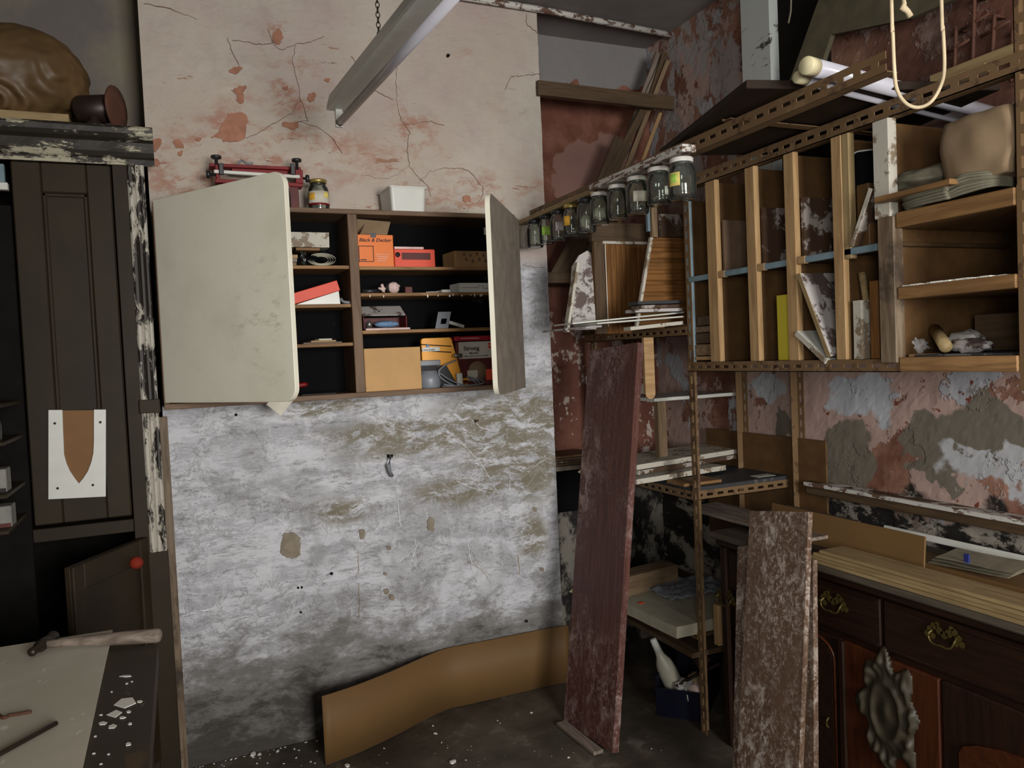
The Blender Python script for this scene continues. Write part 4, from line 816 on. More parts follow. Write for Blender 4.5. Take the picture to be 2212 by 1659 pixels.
t = cthing('green_pot', 615, 820, 640, 850, 2.965, z, 'little green pot with paper label at the bottom left of the cabinet', 'pot'); c = AY(622, 840, 2.97)
lathe('pot_body', [(.001, 0), (.018, 0), (.02, .02), (.015, .032), (.001, .034)], T(c.x, 2.985, z), flat('green_pot_glaze', S(70, 96, 70)), t, 16); fbox('paper_label', 617, 838, 635, 850, 2.963, .001, 'paper', t, z+.001)
a = AY(650, 846, 2.99); tag(slab('dusty_sheet', (a.x, 2.98, z), (.13, 0, 0), (.02, .09, 0), .004, 'darktop'), 'dusty dark sheet lying on the cabinet floor in the left bay', 'sheet')
a = AY(612, 862, YC-.012); tag(slab('paper_corner', AY(575, 874, YC-.008), AY(607, 898, YC-.012)-AY(575, 874, YC-.008), AY(640, 858, YC-.006)-AY(607, 898, YC-.012), .0008, 'paper'), 'folded white paper corner poking out beneath the left cabinet door', 'paper')
# ---- on top of the cabinet
z = kz1
t = cthing('mitre_clamp', 445, 335, 655, 440, 3.05, z, 'red metal mitre clamp frame with black knobs on the cabinet top', 'clamp')
YM = 3.03
def mb(x0, y0, x1, y1, hgt, dep, mat, nm, Y=YM):
    a, b = AY(x0, y0, Y), AY(x1, y1, Y); L_ = (b-a).length; hz_ = hgt; slab(nm, (a.x, Y, a.z), b-a, (0, dep, 0), -hz_, mat, t)
mb(452, 352, 650, 361, .012, .06, 'red', 'top_rail'); mb(500, 358, 622, 366, .022, .03, 'red', 'inner_rail', YM+.02); mb(462, 366, 648, 378, .012, .02, 'lampbody', 'slide_bar', YM-.02)
mb(464, 355, 472, 355, .055, .05, 'red', 'end_bracket', YM-.01); mb(638, 366, 654, 367, .05, .05, 'red', 'end_bracket', YM-.01); mb(600, 392, 654, 396, .014, .05, 'red', 'base_rail', YM-.01); mb(464, 386, 520, 388, .014, .05, 'red', 'base_rail', YM-.01)
c = AY(626, 398, YM+.01); box('foot_column', (c.x-.03, YM+.0, z), (c.x+.03, YM+.05, c.z), 'darkred', t); c = AY(500, 398, YM+.01); box('foot_column', (c.x-.03, YM+.0, z), (c.x+.03, YM+.05, c.z), 'darkred', t)
for x, y in ((467, 345), (641, 352)):
    c = AY(x, y, YM); lathe('knob', [(.001, .018), (.018, .018), (.019, .012), (.017, .008), (.006, .006), (.006, -.03), (.001, -.03)], T(c.x, YM+.0, c.z-.004), 'darkgrey', t, 14)
for x, y, s_ in ((452, 376, -1), (662, 385, 1)):
    c = AY(x, y, YM); lathe('knob', [(.001, .01), (.014, .01), (.015, .002), (.013, -.002), (.005, -.004), (.005, -.028), (.001, -.028)], T(c.x, YM+.005, c.z) @ Matrix.Rotation(math.radians(90*s_), 4, 'Y'), 'darkgrey', t, 14)
for x in (478, 632): c = AY(x, 372, YM-.015); box('dark_clip', (c.x-.008, YM-.03, c.z-.012), (c.x+.008, YM-.02, c.z+.03), 'darkgrey', t)
a, b = AY(512, 343, YM+.02), AY(546, 352, YM+.02); t_ = thing('dusty_cuttings', a, 'small grey crumpled cuttings lying on top of the red clamp', 'cuttings')
tube('cutting', spline([(a.x, YM+.03, AY(520, 357, YM).z+.002), (a.x+.015, YM+.03, a.z-.002), (a.x+.03, YM+.02, a.z-.014), (b.x, YM+.02, b.z-.002)], 3), .004, 'greyplastic', t_, 6)
def jar(x, Y, z0, w_, h_, lidm, label, lab=None, content=None, hang=False, grp=None, lidk=.74):
    c = AY(x, 420, Y); return c
c = AY(690, 440, 3.03); t = thing('honey_jar', (c.x, 3.03, z), 'glass jar with cream and red label and metal lid on the cabinet top', 'jar')
rr = (AY(713, 420, 3.03).x-AY(668, 420, 3.03).x)/2; hh = AY(690, 388, 3.03).z-z
def glassjar(r, h_, mw, parent, smooth=True):
    th = .0022; prof = [(.0008, 0), (r*.86, 0), (r*.97, h_*.05), (r, h_*.14), (r, h_*.62), (r*.93, h_*.74), (r*.76, h_*.82), (r*.74, h_*.92), (r*.74-th, h_*.92), (r*.76-th, h_*.82), (r*.93-th, h_*.73), (r-th, h_*.62), (r-th, h_*.14), (r*.9-th, h_*.07), (.0008, h_*.05)]
    bm = bmesh.new(); rings = []; seg = 28
    for a_, b_ in prof: rings.append([bm.verts.new((a_*math.cos(2*math.pi*k/seg), a_*math.sin(2*math.pi*k/seg), b_)) for k in range(seg)])
    for a_, b_ in zip(rings, rings[1:]):
        for k in range(seg): bm.faces.new((a_[k], a_[(k+1) % seg], b_[(k+1) % seg], b_[k]))
    bm.faces.new(rings[0][::-1]); bm.faces.new(rings[-1]); return finish('glass_body', bm, 'glass', parent, mw, smooth)
def wrap(name, r, z0, z1, a0, a1, mw, mat, parent):
    bm = bmesh.new(); prev = None
    for k in range(13):
        t_ = math.radians(a0+(a1-a0)*k/12); c_ = [bm.verts.new((rr_*math.cos(t_), rr_*math.sin(t_), zz)) for rr_, zz in ((r+.0003, z0), (r+.0009, z0), (r+.0009, z1), (r+.0003, z1))]
        if prev:
            for m_ in range(4): bm.faces.new((prev[m_], prev[(m_+1) % 4], c_[(m_+1) % 4], c_[m_]))
        else: bm.faces.new(c_)
        prev = c_
    bm.faces.new(prev); return finish(name, bm, mat, parent, mw, True)
mj = T(c.x, 3.04, z); glassjar(rr, hh, mj, t); lathe('lid', [(.001, hh*.9), (rr*.84, hh*.9), (rr*.84, hh*.985), (rr*.78, hh), (.001, hh)], mj, 'goldlid', t, 24)
wrap('paper_label', rr, hh*.22, hh*.62, 180, 370, mj, 'paper', t); wrap('red_band', rr+.0004, hh*.20, hh*.26, 180, 370, mj, 'red', t); wrap('label_picture', rr+.0008, hh*.36, hh*.56, 200, 240, mj, 'amber', t); wrap('label_picture', rr+.0008, hh*.42, hh*.6, 290, 325, mj, 'yellowlabel', t)
c = AY(617, 440, 2.98); t = thing('spice_jar', (c.x, 2.98, z), 'small clear glass bottle with pale label between cabinet door and red clamp', 'jar'); hh = AY(617, 400, 2.98).z-z; mj = T(c.x, 2.99, z); glassjar(.021, hh, mj, t); wrap('paper_label', .021, hh*.3, hh*.6, 200, 300, mj, 'lampbody', t); lathe('lid', [(.001, hh*.9), (.017, hh*.9), (.017, hh), (.001, hh)], mj, 'white', t, 16)
t = cthing('white_tub', 820, 400, 928, 455, 3.0, z, 'white rectangular plastic tub standing on the cabinet top', 'tub')
a, b = AY(847, 455, 2.97), AY(925, 458, 2.97); zt8 = AY(885, 403, 2.97).z-z
def frus(bm, w0, d0, w1, d1, z0, z1, r=.012):
    def ring(w_, d_, z_):
        out = []
        for cx, cy, a0 in ((w_/2-r, -d_/2+r, -90), (w_/2-r, d_/2-r, 0), (-w_/2+r, d_/2-r, 90), (-w_/2+r, -d_/2+r, 180)):
            for k in range(4): t_ = math.radians(a0+k*30); out.append(bm.verts.new((cx+r*math.cos(t_), cy+r*math.sin(t_), z_)))
        return out
    A_, B_ = ring(w0, d0, z0), ring(w1, d1, z1); n = len(A_)
    for k in range(n): bm.faces.new((A_[k], A_[(k+1) % n], B_[(k+1) % n], B_[k]))
    return A_, B_
wd, dp = b.x-a.x, .15; cx_, cy_ = (a.x+b.x)/2-.006, 2.975+dp/2
bm = bmesh.new(); A_, B_ = frus(bm, wd*.93, dp*.93, wd, dp, 0, zt8-.002); bm.faces.new(A_[::-1]); C1, D1 = frus(bm, wd*.93-.004, dp*.93-.004, wd-.004, dp-.004, .003, zt8-.002); bm.faces.new(C1)
for k in range(len(B_)): bm.faces.new((B_[k], B_[(k+1) % len(B_)], D1[(k+1) % len(B_)], D1[k]))
finish('tub_body', bm, 'white', t, T(cx_, cy_, z) @ Matrix.Rotation(math.radians(3), 4, 'Z'), False)
bm = bmesh.new(); A_, B_ = frus(bm, wd+.008, dp+.008, wd+.008, dp+.008, zt8-.006, zt8+.001); C1, D1 = frus(bm, wd-.003, dp-.003, wd-.003, dp-.003, zt8-.006, zt8+.001)
for p_, q_ in ((B_, D1), (A_, C1)):
    for k in range(len(B_)): bm.faces.new((p_[k], p_[(k+1) % len(B_)], q_[(k+1) % len(B_)], q_[k]))
finish('tub_rim', bm, 'white', t, T(cx_, cy_, z) @ Matrix.Rotation(math.radians(3), 4, 'Z'), False)

# ---------------------------------------------------------------- fluorescent batten under the ceiling
ZL = 2.36; e1 = AZ(728, 240, ZL); e2 = AZ(935, 0, ZL); dv = (e2-e1).normalized(); e2 = e1+dv*1.25; sd = Vector((-dv.y, dv.x, 0))
if sd.x > 0: sd = -sd
t = thing('fluorescent_batten', (e1+e2)/2, 'long white fluorescent batten light hanging diagonally from the ceiling', 'light fitting')
mwf = frame(e1, dv, sd)
bm = bmesh.new(); 
prof = [(-.035, .0), (-.035, .014), (-.024, .052), (.024, .052), (.035, .014), (.035, 0)]
v0 = [bm.verts.new((0, y, z_)) for y, z_ in prof]; v1 = [bm.verts.new((1.25, y, z_)) for y, z_ in prof]
for k in range(6): bm.faces.new((v0[k], v0[(k+1) % 6], v1[(k+1) % 6], v1[k]))
bm.faces.new(v0); bm.faces.new(v1); 
zup = mwf.to_3x3() @ Vector((0, 0, 1)); mwf2 = mwf if zup.z > 0 else mwf @ Matrix.Rotation(math.pi, 4, 'X')
finish('batten_body', bm, 'lampbody', t, mwf2)
tube('lamp_tube', [mwf2 @ Vector((x, 0, -.046)) for x in (.03, 1.22)], .0135, 'tube', t, 16)
for x in (.012, 1.225): box_ = slab('lamp_holder', mwf2 @ Vector((x, -.012, -.060)), dv*.014, (mwf2.to_3x3() @ Vector((0, .024, 0))), .060, 'lampbody', t)
tube('end_cap', [mwf2 @ Vector((x, 0, -.046)) for x in (.026, .045)], .0135, 'steel', t, 16)
slab('reflector', mwf2 @ Vector((.0, -.037, -.001)), dv*1.25, (mwf2.to_3x3() @ Vector((0, .074, 0))), .003, 'lampbody', t)
def chain(name, x, y, z0, z1, parent, ln=.018, r=.0015):
    n = int((z1-z0)/(ln*.78)); bm = bmesh.new()
    for k in range(n):
        zc_ = z0+(k+.5)*(z1-z0)/n; P = []
        for j in range(13):
            t_ = 2*math.pi*j/12; a_ = .0055*math.cos(t_); b_ = ln*.5*math.sin(t_); P.append((a_ if k % 2 else 0, 0 if k % 2 else a_, zc_-z0+b_))
        tube_bm(bm, P, r, 5)
    return finish(name, bm, 'darkmetal', parent, T(x, y, z0), True)
q = AZ(808, 80, ZL+.052); cc = e1+dv*max(.1, (q-e1).dot(dv)*.9); cpx = PR(cc+Vector((0, 0, .05))); print('chain foot', cpx)
best = min([e1+dv*(k*.01) for k in range(2, 120)], key=lambda p: abs(PR(p+Vector((0, 0, .35)))[0]-808)); chain('chain', best.x, best.y, ZL+.052, CE, t); c2 = e1+dv*1.1; chain('chain', c2.x, c2.y, ZL+.052, CE, t)

# ---------------------------------------------------------------- slotted angle iron
def dexion(name, o, a, up, side, parent, w1=.036, w2=.036, th=.0025, pitch=.05, mat='dexion', slot=.029):
    """L angle: flange 1 spans a x up with real slots, flange 2 spans a x side"""
    o, a, up, side = Vector(o), Vector(a), Vector(up).normalized(), Vector(side).normalized(); L_ = a.length; d = a.normalized(); mw = frame(o, d, up)
    s = 1 if (mw.to_3x3() @ Vector((0, 0, 1))).dot(side) > 0 else -1; bm = bmesh.new(); sw = .0105; c0 = w1*.5-sw/2
    def cb(lo, hi): cube(bm, [min(p, q) for p, q in zip(lo, hi)], [max(p, q) for p, q in zip(lo, hi)])
    cb((0, 0, 0), (L_, c0, s*th)); cb((0, c0+sw, 0), (L_, w1, s*th)); n = int(L_/pitch)
    for k in range(n+1):
        x0 = k*pitch-(pitch-slot)/2; cb((max(0, x0), c0, 0), (min(L_, x0+pitch-slot), c0+sw, s*th))
    cb((0, 0, 0), (L_, th, s*w2)); return finish(name, bm, mat, parent, mw)
PX, PY = 1.804, 2.47
rack = thing('slotted_angle_rack', (PX, PY, 0), 'rusty brown slotted angle iron rack in the corner and along the right wall', 'rack')
ZTOP = 2.115; PF = 1.193
dexion('front_post', (PX-.003, PY, 0), (0, 0, 2.1), (0, -1, 0), (1, 0, 0), rack)          # corner post by the red board
dexion('hanging_post', (PX-.004, PF, 1.365), (0, 0, .95), (0, -1, 0), (1, 0, 0), rack)
wp1, wp2 = AX(1732, 900, 2.285), AX(1605, 900, 2.285)
dexion('wall_post', (2.285, wp1.y+.02, .0), (0, 0, 2.1), (0, -1, 0), (-1, 0, 0), rack); dexion('wall_post', (2.285, wp2.y, 0), (0, 0, 2.1), (0, -1, 0), (-1, 0, 0), rack)
zr2 = AX(1900, 255, PX).z
dexion('top_rail', (PX-.006, PY+.02, ZTOP-.02), (0, -(PY-PF)-.05, 0), (0, 0, 1), (1, 0, 0), rack, w1=.045)
dexion('bottom_rail', (PX-.006, PY, AX(1700, 803, PX).z), (0, -(PY-AX(1950, 810, PX).y), 0), (0, 0, 1), (1, 0, 0), rack, w1=.036)
ZS2, ZS1 = AX(1500, 1082, PX).z, 1.545
for zz in (ZS2, ZS1-.0):
    dexion('side_rail', (PX-.004, PY, zz), (0, .80, 0), (0, 0, 1), (1, 0, 0), rack); dexion('end_rail', (PX, PY-.004, zz), (.47, 0, 0), (0, 0, 1), (0, 1, 0), rack)
zz = .36; dexion('side_rail', (PX-.004, PY, zz), (0, .80, 0), (0, 0, 1), (1, 0, 0), rack)
dexion('back_post', (PX+.02, 3.27, 0), (0, 0, 1.6), (0, -1, 0), (1, 0, 0), rack)
# brace across, above
b0 = AZ(1588, 250, ZTOP+.05); b1 = AZ(1800, 281, ZTOP+.02)
dexion('cross_brace', (1.48, b0.y, ZTOP+.028), (.78, 0, 0), (0, 0, 1), (0, -1, 0), rack)
# lower shelf boards
box('shelf_board', (PX+.002, PY-.0, ZS2+.034), (2.28, 3.33, ZS2+.05), 'darktop', rack, long=0); box('shelf_board', (PX+.002, PY, ZS1+.034), (2.28, 3.33, ZS1+.046), 'brown2', rack, long=0); box('shelf_board', (PX+.002, PY, .37), (2.28, 3.33, .385), 'brown2', rack, long=0)
# front rail carrying the jars, from the chimney breast
XR = 1.475
zj = AX(1300, 395, 1.43).z
r1 = thing('jar_rail', (XR, 2.2, ZTOP), 'front slotted angle iron rail running from the cabinet to the upper right', 'rail')
dexion('rail_angle', (XR, D-.008, ZTOP-.025), (0, -(D-1.27), 0), (0, 0, 1), (1, 0, 0), r1, w1=.045)

# ---------------------------------------------------------------- jar bar and hanging jars
XJ = 1.43; ZB = 2.088
ya, yb, yc = 3.14, AZ(1275, 408, ZB).y, AZ(1500, 322, ZB).y
b1_ = tag(slab('jar_batten', (XJ-.02, ya, ZB), (0, yb+.002-ya, 0), (.045, 0, 0), .018 if False else -.018, 'plypale'), 'raw pale wooden batten holding the five far jars next to the cabinet', 'batten')
b2_ = thing('chipped_batten', (XJ, yc, ZB), 'white chipped plywood batten holding the five nearest hanging jars', 'batten')
for k in range(3): slab('ply_layer', (XJ-.025, yb, ZB-.002+k*.0075), (0, yc-yb, 0), (.05, 0, 0), -.0072, 'whitechip', b2_, rough=.0012, cuts=16, seed=k*3+1)
jars = [(1473, 60, 89, 'lidwhite', 'nearest hanging jar with yellow picture label and dark contents', 'yellow', 'dark'),
        (1423, 55, 80, 'lidwhite', 'second nearest hanging jar with loose shiny screws at the bottom', 'plain', 'screws'),
        (1376, 50, 80, 'lidwhite', 'third nearest hanging jar with cream label and metal bits', 'cream', 'screws'),
        (1334, 45, 72, 'lidwhite', 'fourth nearest hanging jar, clear and nearly empty', None, 'few'),
        (1295, 43, 68, 'lidwhite', 'fifth nearest hanging jar holding a crumpled white rag', None, 'rag'),
        (1266, 41, 74, 'darkgrey', 'sixth nearest hanging jar, bulging one with pale fluff behind the wood joint', None, 'rag'),
        (1234, 36, 68, 'goldlid', 'hanging jar with gold lid and orange label', 'amber', 'few'),
        (1206, 36, 66, 'darkgrey', 'hanging jar with plain cream label between gold-lidded and green-labelled jars', 'cream', 'few'),
        (1180, 31, 62, 'darkgrey', 'narrow hanging jar with lime green label', 'lime', 'few'),
        (1155, 36, 60, 'darkgrey', 'farthest hanging jar beside the cabinet door, pale label', 'plain', 'few')]
for i, (jx, jw, jh, lidm, lab, lb, content) in enumerate(jars):
    zl_ = ZB-.019
    y = min([yc+.01+k*(3.13-yc)/400 for k in range(400)], key=lambda q: abs(PR((XJ, q, zl_-.05))[0]-jx))
    dpt = (Vector((XJ, y, zl_-.06))-CAMP).dot(FW); r_j = jw/2/FOC*dpt; h_j = jh/FOC*dpt
    t = thing('hanging_jar', (XJ, y, zl_), lab, 'jar', 'glass jars hanging by their lids from the batten')
    mj = T(XJ, y, zl_) @ Matrix.Rotation(math.pi, 4, 'X') @ T(0, 0, 0)   # upright jar under the lid
    mj = T(XJ, y, zl_-h_j)
    glassjar(r_j, h_j, mj, t)
    lathe('lid', [(.001, h_j*.89), (r_j*.84, h_j*.89), (r_j*.85, h_j*.9), (r_j*.85, h_j*.985), (r_j*.8, h_j), (.001, h_j)], mj, lidm, t, 24)
    ang = math.degrees(math.atan2(-y, -XJ))+360*0
    if lb == 'yellow': wrap('paper_label', r_j, h_j*.3, h_j*.62, ang-60, ang-8, mj, 'yellowlabel', t); wrap('label_picture', r_j+.0006, h_j*.38, h_j*.58, ang-50, ang-22, mj, 'limelabel', t); wrap('side_label', r_j, h_j*.3, h_j*.5, ang-100, ang-68, mj, 'cloth', t)
    if lb == 'plain': wrap('paper_label', r_j, h_j*.22, h_j*.45, ang+25, ang+55, mj, 'lampbody', t)
    if lb == 'cream': wrap('paper_label', r_j, h_j*.3, h_j*.58, ang-20, ang+50, mj, 'marble' if i == 7 else 'paper', t)
    if lb == 'amber': wrap('paper_label', r_j, h_j*.32, h_j*.62, ang-62, ang-10, mj, 'amber', t)
    if lb == 'lime': wrap('paper_label', r_j, h_j*.28, h_j*.58, ang-40, ang+30, mj, 'limelabel', t)
    if content in ('screws', 'few', 'dark'):
        bm = bmesh.new(); rnd = random.Random(i)
        for k in range({'screws': 60, 'few': 16, 'dark': 26}[content]):
            a_ = rnd.random()*6.28; r0_ = r_j*.75*math.sqrt(rnd.random()); p_ = Vector((r0_*math.cos(a_), r0_*math.sin(a_), h_j*.10+rnd.random()*h_j*(.16 if content == 'screws' else .04))); d_ = Vector((rnd.uniform(-1, 1), rnd.uniform(-1, 1), rnd.uniform(-.4, .8))).normalized()*.007
            tube_bm(bm, [p_-d_, p_+d_], .0014, 5)
        q_ = finish('screws', bm, 'screws' if content != 'dark' else 'rust', t, mj); q_['kind'] = 'stuff'
    if content == 'rag': blobmesh('rag', mj @ Vector((0, 0, h_j*.34)), (r_j*.62, r_j*.62, h_j*.2), 'paper', t, .25, 3, i, 3)

# ---------------------------------------------------------------- pigeonholes along the right wall
ZP0 = AX(1700, 779, PX).z; ZP1 = AX(1707, 335, PX).z; XB = 2.27
zc0, zc1 = AX(1495, 601, PX), AX(1895, 537, PX); ZM = (zc0.z+zc1.z)/2
pg = thing('pigeonhole_unit', (2.0, 2.0, ZP0), 'home-made brown pigeonhole unit with pale batten dividers and a blue middle strip', 'shelf unit')
ye = AX(1945, 600, PX).y
box('base_board', (PX+.002, PY-.01, ZP0-.012), (XB, PF-.02, ZP0), 'brown2', pg, long=1)
box('back_board', (XB, PY-.005, ZP0-.012), (XB+.006, PF-.02, ZTOP-.03), 'brown2', pg, long=1)
box('middle_shelf', (PX+.012, PY-.02, ZM-.006), (XB, ye+.01, ZM+.006), 'brown2', pg, long=1)
mid = [(1528, 1549, 395), (1614, 1634, 365), (1698, 1720, 335), (1801, 1823, 296)]
ys = []
for a_, b_, top in mid:
    y0, y1 = AX(a_+4, 600, PX).y, AX(b_+4, 600, PX).y; ys.append((y0, y1))
    q = box('divider', (PX+.014, (y0+y1)/2-.004, ZP0), (XB, (y0+y1)/2+.004, ZTOP-.025), 'brown', pg, long=2)
    box('divider_batten', (PX-.006, y0, ZP0), (PX+.016, y1, ZTOP-.02), 'batten', q, .002, 2)
box('batten_packer', (PX-.004, ys[3][1]+.001, ZM-.02), (PX+.02, ys[3][1]-.026, ZTOP-.02), 'plypale', pg, long=2)
yb_ = AX(1492, 600, PX).y; box('blue_strip', (PX-.002, PY-.012, ZP0), (PX+.012, yb_-.006, ZTOP-.06), 'blue', pg, long=2)
segs = [PY-.02]+[v_ for y0, y1 in ys for v_ in (y0, y1)]+[AX(1905, 540, PX).y]
for k in range(0, len(segs), 2): box('blue_strip', (PX-.004, segs[k], ZM-.010), (PX+.012, segs[k+1], ZM+.010), 'blue', pg, long=1)
for y0, y1 in ys[:3]: box('wood_block', (PX-.005, y1-.001, ZM-.012), (PX+.012, y1-.036, ZM+.012), 'batten', pg)
box('divider', (PX+.016, PY-.012, ZP0), (XB, PY-.018, ZTOP-.06), 'brown', pg, long=2)
# worn post at the near end of the pigeonholes
yp0, yp1 = AX(1908, 650, PX).y, AX(1943, 650, PX).y; zpm = AX(1920, 470, PX).z
box('worn_post', (PX-.016, yp0, ZP0-.01), (PX+.02, yp1, zpm), 'worn', pg, .002, 2); box('white_post', (PX-.012, yp0+.012, zpm), (PX+.02, yp1+.012, ZTOP-.02), 'whiteply', pg, .002, 2)
box('divider', (PX+.02, (yp0+yp1)/2-.005, ZP0), (XB, (yp0+yp1)/2+.005, ZTOP-.03), 'brown', pg, long=2)
# boards stored in the slots: standing panels beside each divider
def slotboard(k, pxl, top, mat, label, zlow, dep=.42, th=.012, cat='board', rough=0):
    y = ys[k][1]-.002; zt_ = AX(pxl, top, PX+.02).z
    return tag(slab('stored_board', (PX+.018, y, zlow), (0, 0, zt_-zlow), (dep, 0, 0), -th, mat, None, .001, rough, 6 if rough else 0), label, cat)
def up_(k): return ZM+.011
slotboard(0, 1560, 476, flat('greybrown_board', S(112, 90, 72), .6), 'plain brown board standing in the second upper pigeonhole from the corner post', up_(0))
slotboard(1, 1650, 448, 'splotch', 'brown board with white splotches in the third upper pigeonhole', up_(1), rough=.001)
slotboard(2, 1740, 425, 'splotch', 'widest white-splotched brown board in the fourth upper pigeonhole', up_(2), rough=.001)
# yellow board on edge
a, b = AX(1684, 700, PX+.03), AX(1709, 700, PX+.03); zt_ = AX(1695, 637, PX+.03).z
tag(box('yellow_board', (PX+.02, a.y, ZP0+.001), (PX+.026, b.y, zt_), 'yellow', None, .001, 2), 'bright yellow laminate strip standing in a lower pigeonhole', 'board')
# leaning marbled board and white laminate board, lower slot right of divider 3
def leanboard(name, p_top, p_bot, dep, th, mat, label, X=PX-.01, zb=ZP0+.002, edge=None):
    tpt = AX(p_top[0], p_top[1], X); bpt = AX(p_bot[0], p_bot[1], X); bpt.z = zb; t_ = thing(name, bpt, label, 'board')
    slab('board_face', bpt, tpt-bpt, (dep, 0, 0), th, mat, t_, .001, .0008, 8)
    if edge: slab('board_edge', bpt+Vector((-.002, 0, 0)), tpt-bpt, (.003, 0, 0), th*1.02, edge, t_, 0, .0006, 10)
    return t_
leanboard('marbled_board', (1728, 590), (1795, 779), .36, .014, 'marble', 'marbled grey and white board leaning in the fourth lower pigeonhole', edge='plypale', zb=ZP0+.012)
leanboard('laminate_board', (1722, 715), (1787, 782), .22, .016, 'lampbody', 'short white laminate board lying slanted under the marbled board', edge='whiteply')
leanboard('tilted_board', (1885, 408), (1843, 524), .30, .012, 'splotch', 'white-splotched board tilted in the last upper pigeonhole', zb=ZM+.012, edge='whiteply')
# rounded black tray
a = AX(1838, 408, PX+.05); b = AX(1848, 326, PX+.05); wv_ = .16; hh = b.z-a.z
pts = [(0, 0), (wv_, 0), (wv_, hh)]+[(.02-.02*math.sin(math.radians(k*22.5)), hh-.02+.02*math.cos(math.radians(k*22.5))) for k in range(5)]
mwt = frame((PX+.05, a.y, a.z), (.5, -.78, -.04), (0, 0, 1)); t = thing('black_tray', (PX+.05, a.y, a.z), 'scuffed black board with rounded corner and white rim in the last upper slot', 'board')
prism('tray_face', pts, mwt, .004, 'black', t); tube('tray_rim', [mwt @ Vector((x, y, .002)) for x, y in [(0, 0), (0, hh-.02)]+[(.02-.02*math.cos(math.radians(k*22.5)), hh-.02+.02*math.sin(math.radians(k*22.5))) for k in range(5)]+[(wv_, hh)]], .003, 'lampbody', t, 6)
q = box('tray_support', (PX+.02, ys[3][1]-.028, ZM+.012), (PX+.12, ys[3][1]-.07, a.z-.002), 'brown', None); tag(q, 'dark brown block under the scuffed black rounded board', 'block')
# sticks in the last lower slot
a, b = AX(1862, 778, PX+.03), AX(1862, 650, PX+.03)
tag(slab('white_stained_board', (PX+.0, a.y, ZP0+.001), (0, 0, b.z-ZP0), (.2, 0, 0), -.028, 'whiteply', None, rough=.001, cuts=6), 'white-stained short board upright in the last lower pigeonhole', 'board')
a2, b2 = AX(1873, 650, PX+.06), AX(1857, 590, PX+.06); tag(tube('dowel', [(PX+.06, a2.y-.025, ZP0+.006), (PX+.055, b2.y-.012, b2.z)], .011, 'plypale', None, 8), 'pale wooden dowel standing behind the white-stained short board', 'dowel')
a = AX(1887, 778, PX+.02); tag(slab('brown_offcut', (PX+.01, a.y, ZP0+.001), (0, 0, .22), (.15, 0, 0), -.03, 'ribwood'), 'brown wooden offcut standing against the worn post', 'offcut')
tag(slab('white_bark_strip', (PX+.028, yp0+.022, ZP0+.16), (0, -.004, ZM-ZP0-.19), (.03, 0, 0), -.022, 'whiteply', None, rough=.003, cuts=10), 'narrow peeling white strip beside the worn post', 'strip')
# stacked planks in the first lower slot
for k, (z0, z1, m_) in enumerate(((778, 770, 'batten'), (768, 744, 'lath'), (742, 720, 'lathdark'), (718, 705, 'lath'), (703, 683, 'lathdark'))):
    za, zbb = AX(1515, z0, PX).z, AX(1515, z1, PX).z; tag(box('stacked_plank', (PX+.0+.003*k, yb_-.009, max(za, ZP0+.001)), (XB-.05, ys[0][0]+.002, zbb), m_, None, .002, 0), ('lowest thin pale', 'second lowest', 'middle', 'second highest', 'topmost')[k]+' plank end of five stacked in the lower pigeonhole by the blue strip', 'plank', 'planks stacked in the first lower pigeonhole')
# right bay with heavy shelves
rb = thing('shelf_bay', (2.0, 1.35, ZP0), 'bay of thick orange-brown wooden shelves at the right frame edge', 'shelf unit')
ya_, yz_ = yp1-.002, PF+.002; hy = [AX(1945, y, PX-.01).z for y in (492, 647, 803)]
for k, (yy, thick) in enumerate(((490, 34), (646, 27), (803, 31))):
    zz = AX(1950, yy, PX-.01).z; zt_ = AX(1950, yy-thick, PX-.01).z; zr_ = AX(2188, (430, 625, 800)[k], PX-.01).z
    box('shelf_board', (PX-.01, ya_-.001, zz), (XB, yz_, zt_), 'orangewood' if k < 2 else 'plyedge', rb, .002, 1)
    hy[k] = zt_
box('end_board', (PX+.03, PF-.03, ZP0-.02), (XB, PF-.018, ZTOP-.03), 'brown2', rb, long=2)
# top shelf contents
t = tag(slab('orange_plank', (PX-.05, AX(1887, 418, PX-.05).y, hy[0]+.045), (0, AX(2052, 400, PX-.05).y-AX(1887, 418, PX-.05).y, .002), (.22, 0, 0), .014 if False else -.014, 'orangewood'), 'orange-brown plank edge on top of the coiled cords on the upper right shelf', 'plank')
t = thing('cord_coil', (PX, 1.45, hy[0]), 'dusty dark coils of cord sagging on the upper right shelf', 'cord')
bm = bmesh.new()
for k in range(7):
    z_ = hy[0]+.006+.005*k; x_ = PX-.012-.004*(k % 3); tube_bm(bm, spline([(x_+.09, ya_-.02, z_), (x_, ya_-.035, z_-.000), (x_-.012, ya_-.16, z_+.002*(k % 3)), (x_-.004, (ya_+yz_)/2, z_+.001), (x_, yz_+.12, z_+.006+.002*k), (x_+.02, yz_+.06, z_+.012), (x_+.1, yz_+.05, z_+.012)], 5), .0045, 6)
finish('cord_loops', bm, 'greycloth', t, None, True)
q = AX(2140, 345, PX+.06); bm = bmesh.new(); bmesh.ops.create_cube(bm, size=1); bmesh.ops.subdivide_edges(bm, edges=list(bm.edges), cuts=9, use_grid_fill=True)
for v in bm.verts: n = v.co.copy(); k = max(abs(c_) for c_ in n); n2 = n.normalized()*k; v.co = n.lerp(n2*1.15, .35); v.co += .04*noise.noise_vector(v.co*3); v.co = Vector((v.co.x*.22, v.co.y*.19, v.co.z*.17))
zc_ = AX(2140, 290, PX).z; tag(finish('canvas_bundle', bm, 'cloth', None, T(PX+.10, yz_+.10, hy[0]+.118), True), 'tan folded canvas bundle on the upper right shelf', 'bundle')
